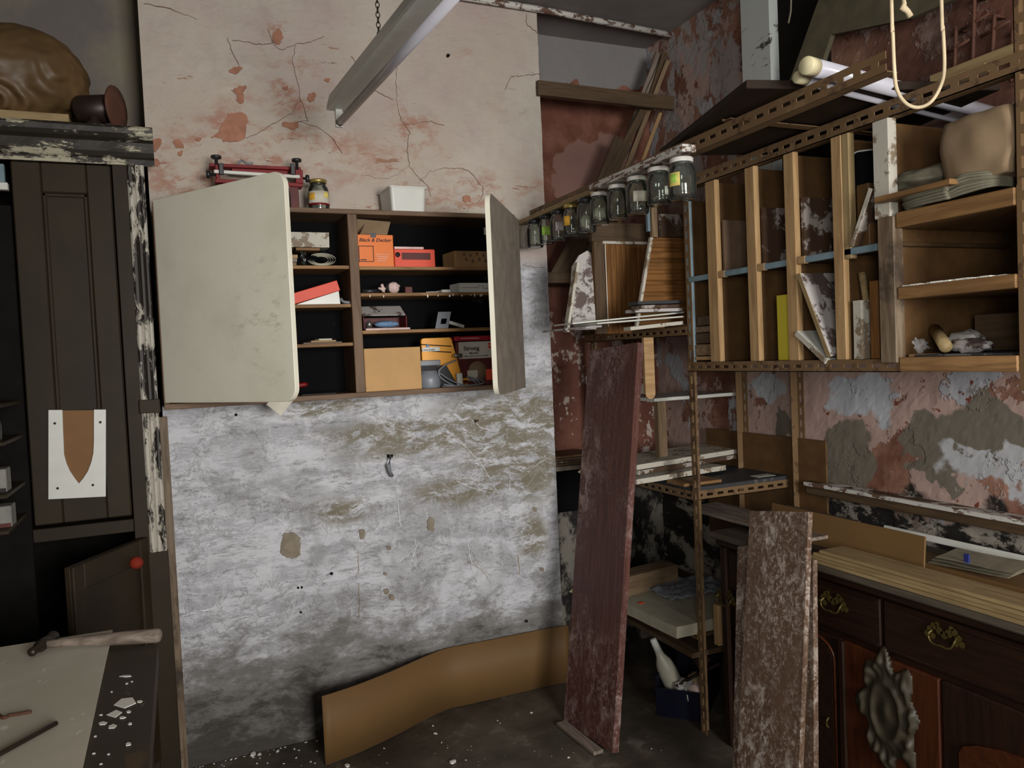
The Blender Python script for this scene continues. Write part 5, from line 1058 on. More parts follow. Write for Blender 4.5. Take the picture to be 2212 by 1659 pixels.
bm = bmesh.new(); pts_ = [AX(x, y, PX+.03) for x, y in ((2098, 300), (2080, 330), (2086, 350), (2102, 375), (2100, 402))]; tube_bm(bm, spline(pts_, 4), [.012, .014, .017, .019, .021, .020, .019, .018, .018, .019, .02, .021, .022, .022, .02, .018, .016], 12); tag(finish('rolled_cloth', bm, 'greycloth', None, None, True), 'grey-green rolled cloth end bulging left of the tan canvas bundle', 'cloth')
q = AX(1985, 395, PX+.05); tag(blobmesh('grey_sack', (PX+.10, q.y-.02, hy[0]+.085), (.09, .16, .035), 'greycloth', None, .15, 2.5, 8, 4), 'slumped flat grey canvas sack behind the orange plank', 'sack')
a = AX(1990, 565, PX+.15)
# middle shelf dust, lower shelf contents
bm = bmesh.new(); 
for k in range(60):
    y = ya_-.02-(ya_-yz_-.05)*random.random(); s_ = random.uniform(.004, .014); cube(bm, (PX-.005+random.random()*.02, y, hy[1]-.0005), (PX+.02+random.random()*.03, y+s_*2.4, hy[1]+s_*.35))
q = finish('dust_crust', bm, 'flake', rb); q['kind'] = 'stuff'
z = hy[2]
tag(slab('dusty_sheet', (PX+.012, ya_-.03, z), (0, -(ya_-yz_)+.06, 0), (.3, 0, 0), .006, 'darktop'), 'dusty grey sheet lying on the bottom right shelf', 'sheet')
zz = z+.007
tag(slab('kraft_board', (PX+.26, ya_-.03, zz), (0, -.24, 0), (0, 0, .10), .01, 'lathdark'), 'low brown board standing at the back of the bottom right shelf', 'board')
p0_, p1_ = AX(2043, 752, PX+.02), AX(2020, 712, PX+.14); p0_.z = zz+.018; p1_.z = max(p1_.z, zz+.05); tag(tube('round_rod', [p0_, p1_], .016, 'plypale', None, 14), 'thick pale wooden rod leaning across the rubble on the bottom right shelf', 'rod')
a, b = AX(1962, 758, PX+.02), AX(1990, 758, PX+.02); tag(slab('pale_block', (PX+.02, a.y, zz), (0, b.y-a.y, 0), (.08, 0, 0), -.020, 'batten'), 'small pale wooden block at the front of the bottom right shelf', 'block')
for k, (x, y, rx_, rz__) in enumerate(((1975, 728, .05, .028), (2075, 735, .06, .03), (2110, 748, .05, .02), (1955, 745, .02, .018))):
    q = AX(x, y, PX+.12); tag(blobmesh('plaster_lump', (PX+.10+.03*(k % 2), q.y, zz+rz__*.82), (.04, rx_, rz__), 'marble', None, .35, 2.5, k*5, 3), ('dusty grey plaster lump behind the pale block', 'larger dusty lump right of the thick rod', 'flat rubble lump toward the right shelf post', 'small white lump at the left end of the bottom right shelf')[k], 'lump')
# ---------------------------------------------------------------- overhead boards, tubes, rope
ZO = ZTOP+.028
c0, c1 = AZ(1612, 172, ZO+.03), AZ(1425, 322, ZO+.03); d_ = (c1-c0); L_ = d_.length
tag(slab('dark_board', (c0.x, c0.y, ZO+.03), d_, (.72*d_.y/L_, -.72*d_.x/L_, 0), .022, flat('dark_board_stain', S(40, 29, 20), .7, .2)), 'wide dark board lying on the overhead rails, seen from below', 'board')
e0, e1_ = AZ(1740, 141, ZTOP+.05), AZ(2205, 262, ZTOP+.05); dv2 = (e1_-e0); e1b = e0+dv2*1.15
def ftube(name, e0, e1, r, label, capl=.035):
    t = thing(name, (e0+e1)/2, label, 'fluorescent tube'); d = (e1-e0).normalized(); tube('glass_body', [e0+d*capl, e1], r*.97, 'tube', t, 20); tube('end_cap', [e0, e0+d*.003, e0+d*capl], [r*.9, r, r], 'cream2', t, 20); return t
ftube('fluorescent_tube', e0, e1b, .022, 'thicker white tube with cream end lying across the overhead rails')
f0, f1 = AZ(1722, 166, ZTOP+.044), AZ(2205, 292, ZTOP+.044); ftube('fluorescent_tube', f0, f0+(f1-f0)*1.15, .016, 'thinner greyish tube lying in front and below the thicker one')
lb_ = AX(2100, 137, 2.2); a, b = AX(2010, 172, 2.24), AX(2212, 94, 2.24)
tag(box('wall_batten', (2.235, a.y, a.z-.02), (2.295, .4, a.z+.012), 'plypale', None, .002, 1), 'pale wooden batten along the reddish wall at the upper right', 'batten')
a, b = AX(1805, 262, 2.12), AX(1925, 207, 2.12); tag(slab('tan_stick', (2.1, a.y+.2, a.z), (0, -.75, 0), (.03, 0, 0), -.022, 'plypale'), 'tan slat resting behind the top rail below the fluorescent tubes', 'slat')
YR = 1.16; rp = [AY(x, y, YR) for x, y in ((1925, -20), (1928, 60), (1932, 150), (1938, 195), (1958, 224), (1985, 232), (2013, 218), (2034, 180), (2040, 140), (2037, 60), (2033, -20))]
rp = [Vector((rp[0].x, YR, CE))]+rp+[Vector((rp[-1].x, YR, CE))]
t = thing('rope_loop', (rp[0].x, YR, CE), 'cream cord loop hanging from above at the upper right', 'cord'); tube('cord_loop', spline(rp, 5), .0038, 'rope', t, 8)
q0 = [AY(x, y, YR+.02) for x, y in ((1950, -10), (1953, 8), (1950, 16), (1960, 24), (1966, 36))]; tube('cord_end', [Vector((q0[0].x, YR+.02, CE))]+q0, [.003, .003, .005, .0075, .006, .007], 'rope', t, 8)
q1 = [AY(x, y, 1.9) for x, y in ((1709, 0), (1708, 25), (1703, 50))]; tag(tube('short_string', [Vector((q1[0].x, 1.9, CE))]+q1, .003, 'greycloth', None, 6), 'thin grey string hanging near the peeling white post', 'string')
# peeling post and a near-black panel for the stair recess at the top right
pa, pb_ = AX(1600, 80, 2.2), AX(1664, 80, 2.2)
tag(box('peeling_post', (2.2, pa.y, ZTOP+.02), (2.298, pb_.y, CE-.001), 'whitepost', None, .004, 2), 'peeling white painted timber post beneath the ceiling', 'post')
st_ = struct(box('wall_dark_recess', (2.24, pb_.y-.001, 2.16), (2.298, AX(1770, 120, 2.24).y, CE-.001), 'void', None, 0, 1))  # flat near-black panel paints the darkness of an open recess
u0, u1 = AX(1762, 165, 2.2), AX(1792, 80, 2.2)
P_ = [AX(x, y, 2.19) for x, y in ((1700, 190), (1665+110, -20), (2080, -150), (2080, -10), (1965, 40), (1795, 75), (1765, 165))]
bm = bmesh.new(); vs = [bm.verts.new(q) for q in P_]; f = bm.faces.new(vs); r = bmesh.ops.extrude_face_region(bm, geom=[f])
for q in r['geom']:
    if isinstance(q, bmesh.types.BMVert): q.co.x += .02
bmesh.ops.triangulate(bm, faces=[f for f in bm.faces if len(f.verts) > 4])
tag(finish('stair_string', bm, 'olive'), 'olive-brown sloping board under the stairs at the upper right', 'board')
# rusty hooks on the right wall
for k, (x, y0, y1) in enumerate(((2065, 60, 185), (2105, -10, 160), (2148, 30, 130), (2188, 60, 175))):
    a, b = AX(x, y0, 2.25), AX(x-4, y1, 2.25); m_ = a.lerp(b, .35)
    t = thing('rusty_hook', a, ('leftmost of four rusty iron hooks hanging on the upper right wall', 'second from left rusty hook on the upper right wall', 'third rusty hook on the upper right wall', 'rightmost rusty hook on the upper right wall')[k], 'hook', 'rusty hooks on the upper right wall')
    tube('hook_shank', spline([a, m_, b, b+Vector((0, -.012, -.008)), b+Vector((0, -.024, .008))], 3), .006, 'rust', t, 8); tube('hook_bar', [m_+Vector((0, .04, -.004)), m_+Vector((0, -.05, .008))], .005, 'rust', t, 8); tube('wall_pin', [a+Vector((-.0, 0, -.004)), a+Vector((.05, 0, -.004))], .005, 'rust', t, 6)

# ---------------------------------------------------------------- alcove: cross plank, laths, ledges
a, b = AY(1163, 192, D-.012), AY(1452, 238, D-.012); a2 = AY(1163, 176, D-.012); hgt = .075
tag(slab('cross_plank', (a.x-.005, D-.002, AY(1163, 208, D).z), Vector((b.x-a.x+.01, 0, AY(1452, 240, D).z-AY(1163, 208, D).z)), (0, 0, AY(1163, 177, D).z-AY(1163, 208, D).z), -.02 if False else .02, 'lathdark', None, rough=.0015, cuts=14), 'dark plank nailed across the alcove top holding back the laths', 'plank')
lz = AY(1215, 592, 3.3).z
led = struct(box('trim_2', (1.56, 3.22, lz-.05), (1.80, AB, lz), 'lathdark', None, .003, 0))
laths = [((1190, 590), (1400, 205), .024, 'lathdark'), ((1205, 590), (1330, 292), .060, 'lathdark'), ((1225, 590), (1432, 120), .018, 'lathgrey'), ((1245, 590), (1418, 112), .022, 'lathgrey'), ((1200, 590), (1352, 300), .030, 'lathgrey'), ((1262, 590), (1440, 128), .014, 'lath'), ((1278, 585), (1449, 112), .020, 'lathdark'), ((1292, 580), (1425, 240), .012, 'batten'), ((1272, 588), (1408, 190), .018, 'lath')]
names = ['short dark lath leaning leftmost in the alcove', 'broad dark board leaning front left of the lath bundle', 'tall grey lath reaching the alcove corner', 'second tall grey lath beside it', 'greyish lath leaning low behind the broad dark board', 'thin pale lath in the middle of the bundle', 'tall dark lath at the right of the bundle', 'short thin pale lath at the right front of the bundle', 'medium pale lath behind the cross plank']
for k, ((x0, y0), (x1, y1), wd_, m_) in enumerate(laths):
    Y0 = 3.25+.016*(k % 5)-.0; Y1 = 3.19+.016*(k % 5); p0_ = AY(x0, y0, Y0); p0_.z = lz+.001; p1_ = AY(x1, y1, Y1); dd_ = (p1_-p0_).normalized(); wv_ = Vector((dd_.z, 0, -dd_.x))*wd_*1.5; over = max(p0_.x, p1_.x, (p1_+wv_).x)-2.285
    if over > 0: p1_.x -= over
    tag(slab('lath', p0_, p1_-p0_, wv_, .008, m_, None, rough=.0012, cuts=14), names[k], 'lath', 'laths leaning in the alcove corner')
# leaning panels on the alcove shelf (level with the eye)
ZS = ZS1+.047
def lean(name, quad, Y, th, mat, label, cat='panel', cuts=0, rough=0, parent=None, dY=.05):
    """panel given by pixel corners bl, br, tl on nearly vertical plane; base at shelf"""
    bl, br_, tl = AY(*quad[0], Y), AY(*quad[1], Y), AY(*quad[2], Y+dY); o = slab(name, bl, br_-bl, tl-bl, -th, mat, parent, .001, rough, cuts); 
    return tag(o, label, cat) if parent is None else o
t = thing('ribbed_door', (1.9, 2.8, ZS), 'brown door panel with vertical ribs leaning on the alcove shelf', 'door panel')
Yq = 2.86; a, b, c_ = AY(1287, 693, Yq), AY(1418, 690, Yq), AY(1291, 512, Yq); a.z = ZS-.02; W_ = b.x-a.x; H_ = c_.z-a.z
box('panel_field', (a.x, Yq, a.z), (b.x, Yq+.012, a.z+H_), 'ribwood', t, long=2)
nr = 9
for k in range(nr): x_ = a.x+.055+(W_-.06)*k/nr; box('rib', (x_, Yq-.006, a.z+.01), (x_+(W_-.06)/nr*.72, Yq+.001, a.z+H_-.03), 'ribwood', t, .003, 2)
box('panel_stile', (a.x, Yq-.008, a.z), (a.x+.05, Yq, a.z+H_), 'lathdark', t, long=2); box('panel_rail', (a.x-.01, Yq-.012, a.z+H_-.02), (b.x+.01, Yq+.014, a.z+H_+.06), 'lathdark', t, long=0); box('dust_ledge', (a.x+.04, Yq-.016, a.z+H_-.03), (b.x+.02, Yq-.0, a.z+H_-.018), 'whiteply', t, long=0)
xx_ = AY(1308, 600, Yq).x; box('white_gap', (xx_-.002, Yq-.0085, a.z+.03), (xx_+.001, Yq-.0075, a.z+H_-.03), 'flake', t, .0002, 2)
t = thing('louvred_panel', (2.0, 2.6, ZS), 'brown slatted panel with horizontal ribs on the alcove shelf next to the corner post', 'door panel')
Yq = 2.62; a, b, c_ = AY(1372, 690, Yq), AY(1476, 690, Yq), AY(1405, 512, Yq); a.z = ZS-.01
H_ = c_.z-a.z; prism('panel_field', [(0, 0), (b.x-a.x+.02, 0), (b.x-a.x+.02, H_), (c_.x-a.x, H_)], frame((a.x, Yq+.006, a.z), (1, 0, 0), (0, 0, 1)), -.01, 'ribwood', t)
for k in range(8):
    z_ = a.z+.012+H_*.97*k/8; xo = (c_.x-a.x)*((z_-a.z)/H_)+.008; box('rib', (a.x+xo, Yq-.006, z_), (b.x+.02, Yq+.006, z_+H_*.085), 'ribwood', t, .004, 0)
slab('white_edge', (a.x-.004, Yq-.008, a.z), Vector((c_.x-a.x, 0, H_)), (.012, 0, 0), .014, 'whiteply', t, .001, .0008, 10)
a, b, c_ = AY(1238, 700, 2.72), AY(1290, 697, 2.72), AY(1290, 540, 2.72); W_ = b.x-a.x; H_ = c_.z-(ZS-.005)
pts = [(0, 0), (W_, 0), (W_, H_*.97), (W_*.85, H_), (W_*.5, H_*.94), (W_*.2, H_*.8), (W_*.12, H_*.6)]
tag(prism('speckled_shield', pts, frame((a.x, 2.74, ZS-.004), (1, 0, 0), (0, .06, 1)), .012, 'marble'), 'grey speckled board with a rounded top leaning left on the alcove shelf', 'board')
p0_, p1_ = AY(1224, 716, 2.66), AY(1247, 566, 2.66)
tag(slab('white_edged_strip', p0_, p1_-p0_, (.012, 0, .002), .03, 'whiteply', None, rough=.001, cuts=8), 'thin white-edged strip leaning at the far left of the alcove shelf', 'strip')
# white boards projecting over the shelf
a, b = AY(1217, 708, 2.56), AY(1476, 674, 2.56)
wA, wB = AZ(1218, 707, ZS+.018), AZ(1477, 672, ZS+.04)
def strip2(name, x0, y0, x1, y1, Y, dep, th, mat, label, cat='board'):
    a, b = AY(x0, y0, Y), AY(x1, y1, Y); return tag(slab(name, a, b-a, (0, dep, 0), -th, mat, None, .001), label, cat)
strip2('white_board', 1237, 697, 1478, 673, 2.56, .16, .006, 'lampbody', 'upper white laminate board on the alcove shelf, sticking out to the left')
strip2('white_board', 1290, 697, 1478, 682, 2.50, .14, .006, 'lampbody', 'lower white laminate board on the alcove shelf near the post')
strip2('white_board', 1222, 709, 1300, 702, 2.60, .2, .008, 'marble', 'short stained board under the left end of the white boards')
strip2('peeled_log', 1362, 706, 1476, 693, 2.505, .05, .014, 'whiteply', 'peeling whitish wood strip lying on the shelf rail', 'strip')
for k, (x0, x1, y, m_, l_) in enumerate(((1372, 1474, 668, 'marble', 'lower grey dusty slab heaped before the slatted panel'), (1385, 1470, 660, 'splotch', 'middle dusty slab in the heap before the slatted panel'), (1378, 1472, 651, 'darktop', 'top dusty dark slab before the slatted panel'))):
    a, b = AY(x0, y, 2.53), AY(x1, y-3, 2.53); tag(slab('dusty_slab', (a.x, 2.53, a.z), b-a, (0, .07, 0), -.012, m_, None, rough=.001, cuts=6), l_, 'slab', 'dusty slabs before the slatted panel')
# frame pieces above shelf
fa = AY(1410, 440, 2.6); fb = AY(1410, 512, 2.6)
tag(box('upright_batten', (fa.x-.006, 2.60, fb.z), (fa.x+.02, 2.62, ZTOP-.02), 'lath', None, .001, 2), 'tan batten hanging behind the jars above the brown panels', 'batten')
fa = AY(1400, 440, 2.58); tag(box('blue_batten', (fa.x-.008, 2.575, AY(1400, 500, 2.58).z), (fa.x+.004, 2.59, ZTOP-.02), 'blue', None, .001, 2), 'short pale blue strip behind the third nearest jar', 'strip')
box('cross_piece', (AY(1425, 480, 2.66).x, 2.655, AY(1425, 512, 2.66).z), (2.0, 2.67, AY(1425, 462, 2.66).z), 'splotch', rack, long=0)
# hanging tan plank with rounded foot, mid shelf, white edge
a, b = AY(1393, 800, 2.56), AY(1414, 800, 2.56); zt_, zb3 = AY(1403, 725, 2.56).z, AY(1403, 862, 2.56).z
pts = [(0, .012)]+[(W_*0+.5*(b.x-a.x)-.5*(b.x-a.x)*math.cos(math.radians(k*30)), .018-.018*math.sin(math.radians(k*30))) for k in range(7)]+[(b.x-a.x, ZS1-zb3), (0, ZS1-zb3)]
tag(prism('wooden_slat', pts, frame((a.x, 2.56, zb3), (1, 0, 0), (0, 0, 1)), -.014, 'batten'), 'tan slat with a rounded foot hanging behind the tall red plank', 'slat')
zq = AY(1520, 848, 2.9).z
ml = thing('white_edged_shelf', (2.0, 2.95, zq), 'thin white-edged wooden shelf low in the corner behind the rack post', 'shelf')
a, b = AY(1413, 850, 2.78), AY(1604, 843, 2.78)
slab('shelf_board', (a.x, 2.78, zq-.015), (b.x-a.x-.03, 0, 0), (0, .3, 0), .018 if False else .014, 'lampbody', ml, rough=.001, cuts=8)
box('back_leg', (AY(1413, 900, 2.83).x, 2.80, ZS2+.052), (AY(1431, 900, 2.83).x, 2.83, zq-.018), 'lath', ml, .001, 2)
# boards on the middle rack shelf
z = ZS2+.051
tag(box('orange_offcut', (PX-.02, 2.50, z), (PX+.16, 2.62, z+.012), 'orangewood', None, .001, 0), 'thin orange-brown offcut under the white boards on the middle rack shelf', 'offcut')
specs = [((1376, 1041), (1568, 1010), z+.014, .02, 'whiteply', 'lowest white-crusted board of three on the middle rack shelf'), ((1378, 1022), (1600, 985), z+.040, .016, 'splotch', 'dark-edged board in the middle of the three on the middle rack shelf'), ((1376, 1010), (1632, 968), z+.058, .020, 'whiteply', 'topmost and largest white-edged board on the middle rack shelf')]
for k, (p_, q_, zz_, th_, m_, l_) in enumerate(specs):
    a, b = AZ(*p_, zz_+th_/2), AZ(*q_, zz_+th_/2); d_ = (b-a); d_.z = 0; n2_ = Vector((-d_.y, d_.x, 0)).normalized()*.26
    if n2_.y < 0: n2_ = -n2_
    tag(slab('crusted_board', (a.x, a.y, zz_), d_, n2_, th_ if True else 0, m_, None, rough=.0015, cuts=12, seed=k+2), l_, 'board', 'boards stacked on the middle rack shelf')
a = AY(1700, 1020, 2.48); tag(slab('grey_tape', (AZ(1640, 1032, z).x, PY+.03, z-.0005), (.09, -.002, 0), (0, .05, 0), .0015, 'lampbody'), 'small pale strip lying at the front of the black middle shelf', 'strip')
# ledge at the left inside the alcove with dark sheets
zl_ = AY(1235, 1003, 3.2).z
lg = struct(box('trim_3', (1.56, 3.16, zl_-.02), (1.80, AB, zl_), 'lathgrey', None, .002, 0))
for k in range(4): tag(slab('dark_sheet', (1.565+.002*k, 3.18+.004*k, zl_+.001+.011*k), (.22, 0, 0), (0, .2, 0), .009, ('lathdark', 'splotch', 'lathdark', 'brown')[k], None, rough=.0015, cuts=8), ('lowest', 'second', 'third', 'topmost')[k]+' of four dark boards stacked on the alcove ledge', 'board', 'dark boards on the alcove ledge')
struct(box('trim_4', (1.56, 3.38, zl_-.26), (1.80, 3.41, zl_-.06), 'black', None, .003, 2))
# hardboard against the wall
a, b = AX(1515, 960, 2.29), AX(1786, 1000, 2.285); zt_ = AX(1700, 943, 2.285).z; zbo = AX(1700, 1145, 2.285).z
tag(box('hardboard_sheet', (2.276, AX(1786, 1000, 2.28).y, zbo-.1), (2.284, 3.0, zt_), 'brown', None, .0006, 1), 'brown hardboard sheet against the right wall behind the rack', 'sheet')
# dado ledge along the right wall
za, zb4 = AX(1740, 1030, 2.27).z, AX(1745, 1060, 2.27).z; bm = bmesh.new()
ydl = AX(1746, 1035, 2.26).y
dado = struct(box('trim_5', (2.245, ydl, za-.06), (2.299, -1.5, za-.012), 'lathdark', None, .003, 1)); slab('ledge_top', (2.235, ydl, za-.012), (0, -ydl-1.5, 0), (.064, 0, 0), -.014, 'whitechip', dado, .001, .002, 60)

# ---------------------------------------------------------------- sideboard
SX, SY0, SY1, SZ = 1.835, 2.35, .35, .808
sb = thing('carved_sideboard', (2.04, 1.35, 0), 'dark carved wooden sideboard with brass drawer handles along the right wall', 'sideboard')
box('top_board', (SX-.035, SY0+.03, SZ-.025), (2.26, SY1-.03, SZ), 'greytop', sb, .006, 1); box('top_moulding', (SX-.02, SY0+.015, SZ-.05), (2.25, SY1, SZ-.0255), 'mahog', sb, .006, 1)
box('carcass', (SX+.012, SY0, .06), (2.25, SY1, SZ-.05), 'mahog', sb, .002, 1); box('plinth', (SX+.0, SY0+.01, 0), (2.25, SY1, .07), 'mahog', sb, .006, 1)
def fy_(px): return AX(px, 1400, SX).y
drw = [(fy_(1560), fy_(1618)), (fy_(1722), fy_(1905)), (fy_(1912), fy_(2330))]
drw[0] = (SY0-.04, AX(1725, 1300, SX).y+.005)
zd0_, zd1_ = AX(1760, 1345, SX).z, SZ-.06
for k, (y0, y1) in enumerate(drw):
    d_ = box('drawer', (SX-.004, y0, zd0_), (SX+.013, y1, zd1_), 'mahog', sb, .004, 1); box('drawer_bead', (SX-.008, y0-.008, zd0_+.008), (SX-.003, y1+.008, zd0_+.014), 'mahog', d_, .002, 1); box('drawer_bead', (SX-.008, y0-.008, zd1_-.014), (SX-.003, y1+.008, zd1_-.008), 'mahog', d_, .002, 1)
def handle(px, py):
    c = AX(px, py, SX-.008); hnd = thing.__call__ if False else None
    bm = bmesh.new(); w_ = .045
    # pierced plate: scalloped outline built from little discs, bail handle below
    for s_ in (-1.15, 1.15):
        for (dy, dz, r_) in ((.036, .004, .010), (.044, -.010, .009), (.026, .016, .010), (.012, .008, .011), (.03, -.012, .009), (.018,.024,.007)):
            g = bmesh.ops.create_cone(bm, cap_ends=True, segments=10, radius1=r_, radius2=r_*.8, depth=.003, matrix=Matrix.Translation((0, s_*dy, dz)) @ Matrix.Rotation(math.pi/2, 4, 'Y'))
    g = bmesh.ops.create_cone(bm, cap_ends=True, segments=10, radius1=.011, radius2=.009, depth=.003, matrix=Matrix.Rotation(math.pi/2, 4, 'Y'))
    tube_bm(bm, spline([(-.003, .036, .002), (-.014, .038, -.006), (-.016, .030, -.022), (-.017, .015, -.027), (-.017, 0, -.025), (-.017, -.015, -.027), (-.016, -.030, -.022), (-.014, -.038, -.006), (-.003, -.036, .002)], 3), .0026, 7)
    return c, bm
drawers = [o for o in sb.children if o.name.startswith('drawer')]
for k, (px_, py_) in enumerate(((1568, 1290), (1800, 1300), (2040, 1372))):
    c, bm = handle(px_, py_); par = sorted(drawers, key=lambda o: abs(WM[o.name].translation.y-c.y))[0]
    par = drawers[k] if k < len(drawers) else drawers[-1]
    o = finish('brass_handle', bm, 'brass', par, T(*c)); 
# doors below: left arched panel door, carved centre panel, right panel
yA, yB, yC_ = AX(1735, 1450, SX).y, AX(1822, 1450, SX).y, AX(2030, 1500, SX).y; zt_ = zd0_-.02
dA = box('door', (SX-.002, SY0-.06, .08), (SX+.013, yB+.005, zt_), 'mahog', sb, .004, 2)
def arch(y0, y1, z0, z1, rise, n=10):
    P = [(y0, z0), (y1, z0), (y1, z1-rise)]
    for k in range(1, n): t_ = math.pi*k/n; P.append(((y0+y1)/2+(y1-y0)/2*math.cos(t_), z1-rise+rise*math.sin(t_)))
    return P+[(y0, z1-rise)]
def yzprism(name, P, x, t, mat, par, bev=.001):
    bm = bmesh.new(); vs = [bm.verts.new((x, p[0], p[1])) for p in P]; f = bm.faces.new(vs); r = bmesh.ops.extrude_face_region(bm, geom=[f])
    for q in r['geom']:
        if isinstance(q, bmesh.types.BMVert): q.co.x += t
    bmesh.ops.triangulate(bm, faces=[f for f in bm.faces if len(f.verts) > 4]); return finish(name, bm, mat, par, None)
yzprism('arched_panel', arch(yA+.04, yB+.035, .12, zt_-.02, .05), SX-.004, -.007, 'mahog', dA)
P_ = arch(yA+.045, yB+.03, .11, zt_-.012, .055, 14); tube('panel_moulding', [(SX-.006, p[0], p[1]) for p in P_+P_[:1]], .0045, 'mahogred', dA, 8)
dB = box('centre_panel', (SX-.003, yB-.0, .08), (SX+.013, yC_, zt_), 'mahogred', sb, .004, 2)
cy_, czz = AX(1920, 1490, SX).y, AX(1920, 1535, SX).z
bm = bmesh.new(); g = []; RY, RZ = .125, .21; HM = []
for j in range(73):
    row = []; HM.append([])
    for i in range(49):
        a_, b_ = (i/48*2-1), (j/72*2-1); th_ = math.atan2(b_, a_); rho = math.hypot(a_, b_); out_ = .80+.10*math.cos(8*th_+.4)+.06*math.cos(5*th_)
        e_ = (out_-rho)/.10; hh_ = 0; HM[-1].append(e_)
        if e_ > 0:
            ga = lambda c_, w_: math.exp(-((rho-c_)/w_)**2)
            hh_ = .008*min(1, e_)+.010*ga(.40, .07)+.009*ga(.68, .08)*(1+.5*math.cos(10*th_))*min(1, e_)+.010*ga(0, .16)+.004*math.cos(20*th_+14*rho)*ga(.68, .14)*min(1, e_)
            hh_ += .003*noise.noise(Vector((a_*6, b_*6, 1)))
        row.append(bm.verts.new((SX-.004-max(hh_, -.002 if e_ <= 0 else .0), cy_+a_*RY, czz+b_*RZ)))
    g.append(row)
for j in range(72):
    for i in range(48):
        if HM[j][i] > 0 and HM[j+1][i+1] > 0 and HM[j+1][i] > 0 and HM[j][i+1] > 0: bm.faces.new((g[j][i], g[j][i+1], g[j+1][i+1], g[j+1][i]))
bmesh.ops.delete(bm, geom=[v for v in bm.verts if not v.link_faces], context='VERTS')
r = bmesh.ops.extrude_face_region(bm, geom=list(bm.faces))
for q in r['geom']:
    if isinstance(q, bmesh.types.BMVert): q.co.x = SX-.002
finish('carved_ornament', bm, 'carve', dB, None, True)
dC = box('door', (SX-.002, yC_-.006, .08), (SX+.013, SY1+.04, zt_), 'mahog', sb, .004, 2)
yzprism('arched_panel', arch(yC_-.06, SY1+.5, .12, zt_-.10, .07), SX-.003, -.008, 'mahogred', dC)
box('fluted_post', (SX-.012, yB+.012, .07), (SX+.0, yB-.012, zt_), 'mahog', sb, .004, 2); box('corner_post', (SX-.012, SY0+.002, .0), (SX+.03, SY0-.035, SZ-.05), 'mahog', sb, .006, 2)
c = AX(1792, 1560, SX-.006); bm = bmesh.new(); tube_bm(bm, [(0, 0, .02), (-.012, 0, .008), (-.012, 0, -.008), (0, 0, -.02)], .003, 6); bmesh.ops.create_cone(bm, cap_ends=True, segments=10, radius1=.01, radius2=.008, depth=.003, matrix=Matrix.Rotation(math.pi/2, 4, 'Y')); finish('brass_handle', bm, 'brass', dA, T(*c))
# on the sideboard
z = SZ+.001
for k in range(4):
    x_ = SX-.036+.004*(k % 2)+.002*k
    tag(box('plywood_strip', (x_, 1.90-.02*k, z+k*.0105), (x_+.115-.006*k, .30, z+k*.0105+.0098), 'plypale', None, .001, 1), ('lowest', 'second lowest', 'second highest', 'topmost')[k]+' of four long pale plywood strips on the sideboard front', 'plywood strip', 'plywood strips on the sideboard')
zu = SZ+.052
a, b = AX(1668, 1097, 1.97), AX(1999, 1155, 1.97); 
tag(slab('brown_panel_strip', (1.965, a.y, z), (0, b.y-a.y, 0), (.010, 0, AX(1850, 1127, 1.97).z-z), .006, 'curvecard'), 'tan brown hardboard strip standing on edge behind the plywood strips', 'hardboard strip')
a = AX(1910, 1137, 2.08); tag(slab('white_laminate_strip', (2.16, AX(1910, 1140, 2.16).y, AX(1910, 1140, 2.16).z-.012), (0, -1.4, 0), (.006, 0, .020), .008, 'lampbody'), 'long white laminate strip on edge behind the brown hardboard strip', 'laminate strip')
tag(slab('brown_base_board', (2.02, 2.1, z), (0, -1.7, 0), (.12, 0, 0), .015, 'curvecard'), 'flat brown board lying at the back of the sideboard top', 'board')
a = AX(1720, 1092, 2.15); tag(slab('grey_flat_board', (2.05, a.y+.1, AX(1720, 1108, 2.15).z), (0, -.36, 0), (.15, 0, .01), -.010, 'greytop'), 'thin grey board sloping behind the brown hardboard strip', 'board')
a = AX(2060, 1200, 2.0); t = thing('paper_sheets', (2.02, a.y, z+.016), 'rumpled off-white papers behind the plywood strips with a blue clip', 'papers')
for k in range(3): slab('paper_sheet', (2.03-.01*k, AX(2005+12*k, 1190, 2.03).y, z+.02+.013*k), (0, -.24, .01), (.09, 0, .012), -.0015, 'dimpaper', t, rough=.003, cuts=8)
c = AX(2090, 1190, 2.02); box('blue_clip', (c.x-.006, c.y-.009, z+.045), (c.x, c.y+.009, z+.075), flat('blue_clip_plastic', S(36, 44, 110)), t)
# grey plank sticking out to the left over the sideboard end
a, b = AZ(1474, 1097, .875), AZ(1760, 1150, .875)
pa_, pb2, pc_ = Vector((PX+.03, 2.52, .83)), Vector((PX-.03, 1.95, .83)), None
a, b = AZ(1478, 1096, .85), AZ(1640, 1140, .85); d_ = (b-a)*1.5
tag(slab('grey_plank', (a.x, a.y, .842), d_, Vector((.17, .03, 0)), .012 if Vector((.0, 0, 1)).dot(d_.cross(Vector((.17, .03, 0)))) > 0 else -.012, 'lathgrey'), 'worn grey plank bridging from the rack to the top of the sideboard', 'plank')
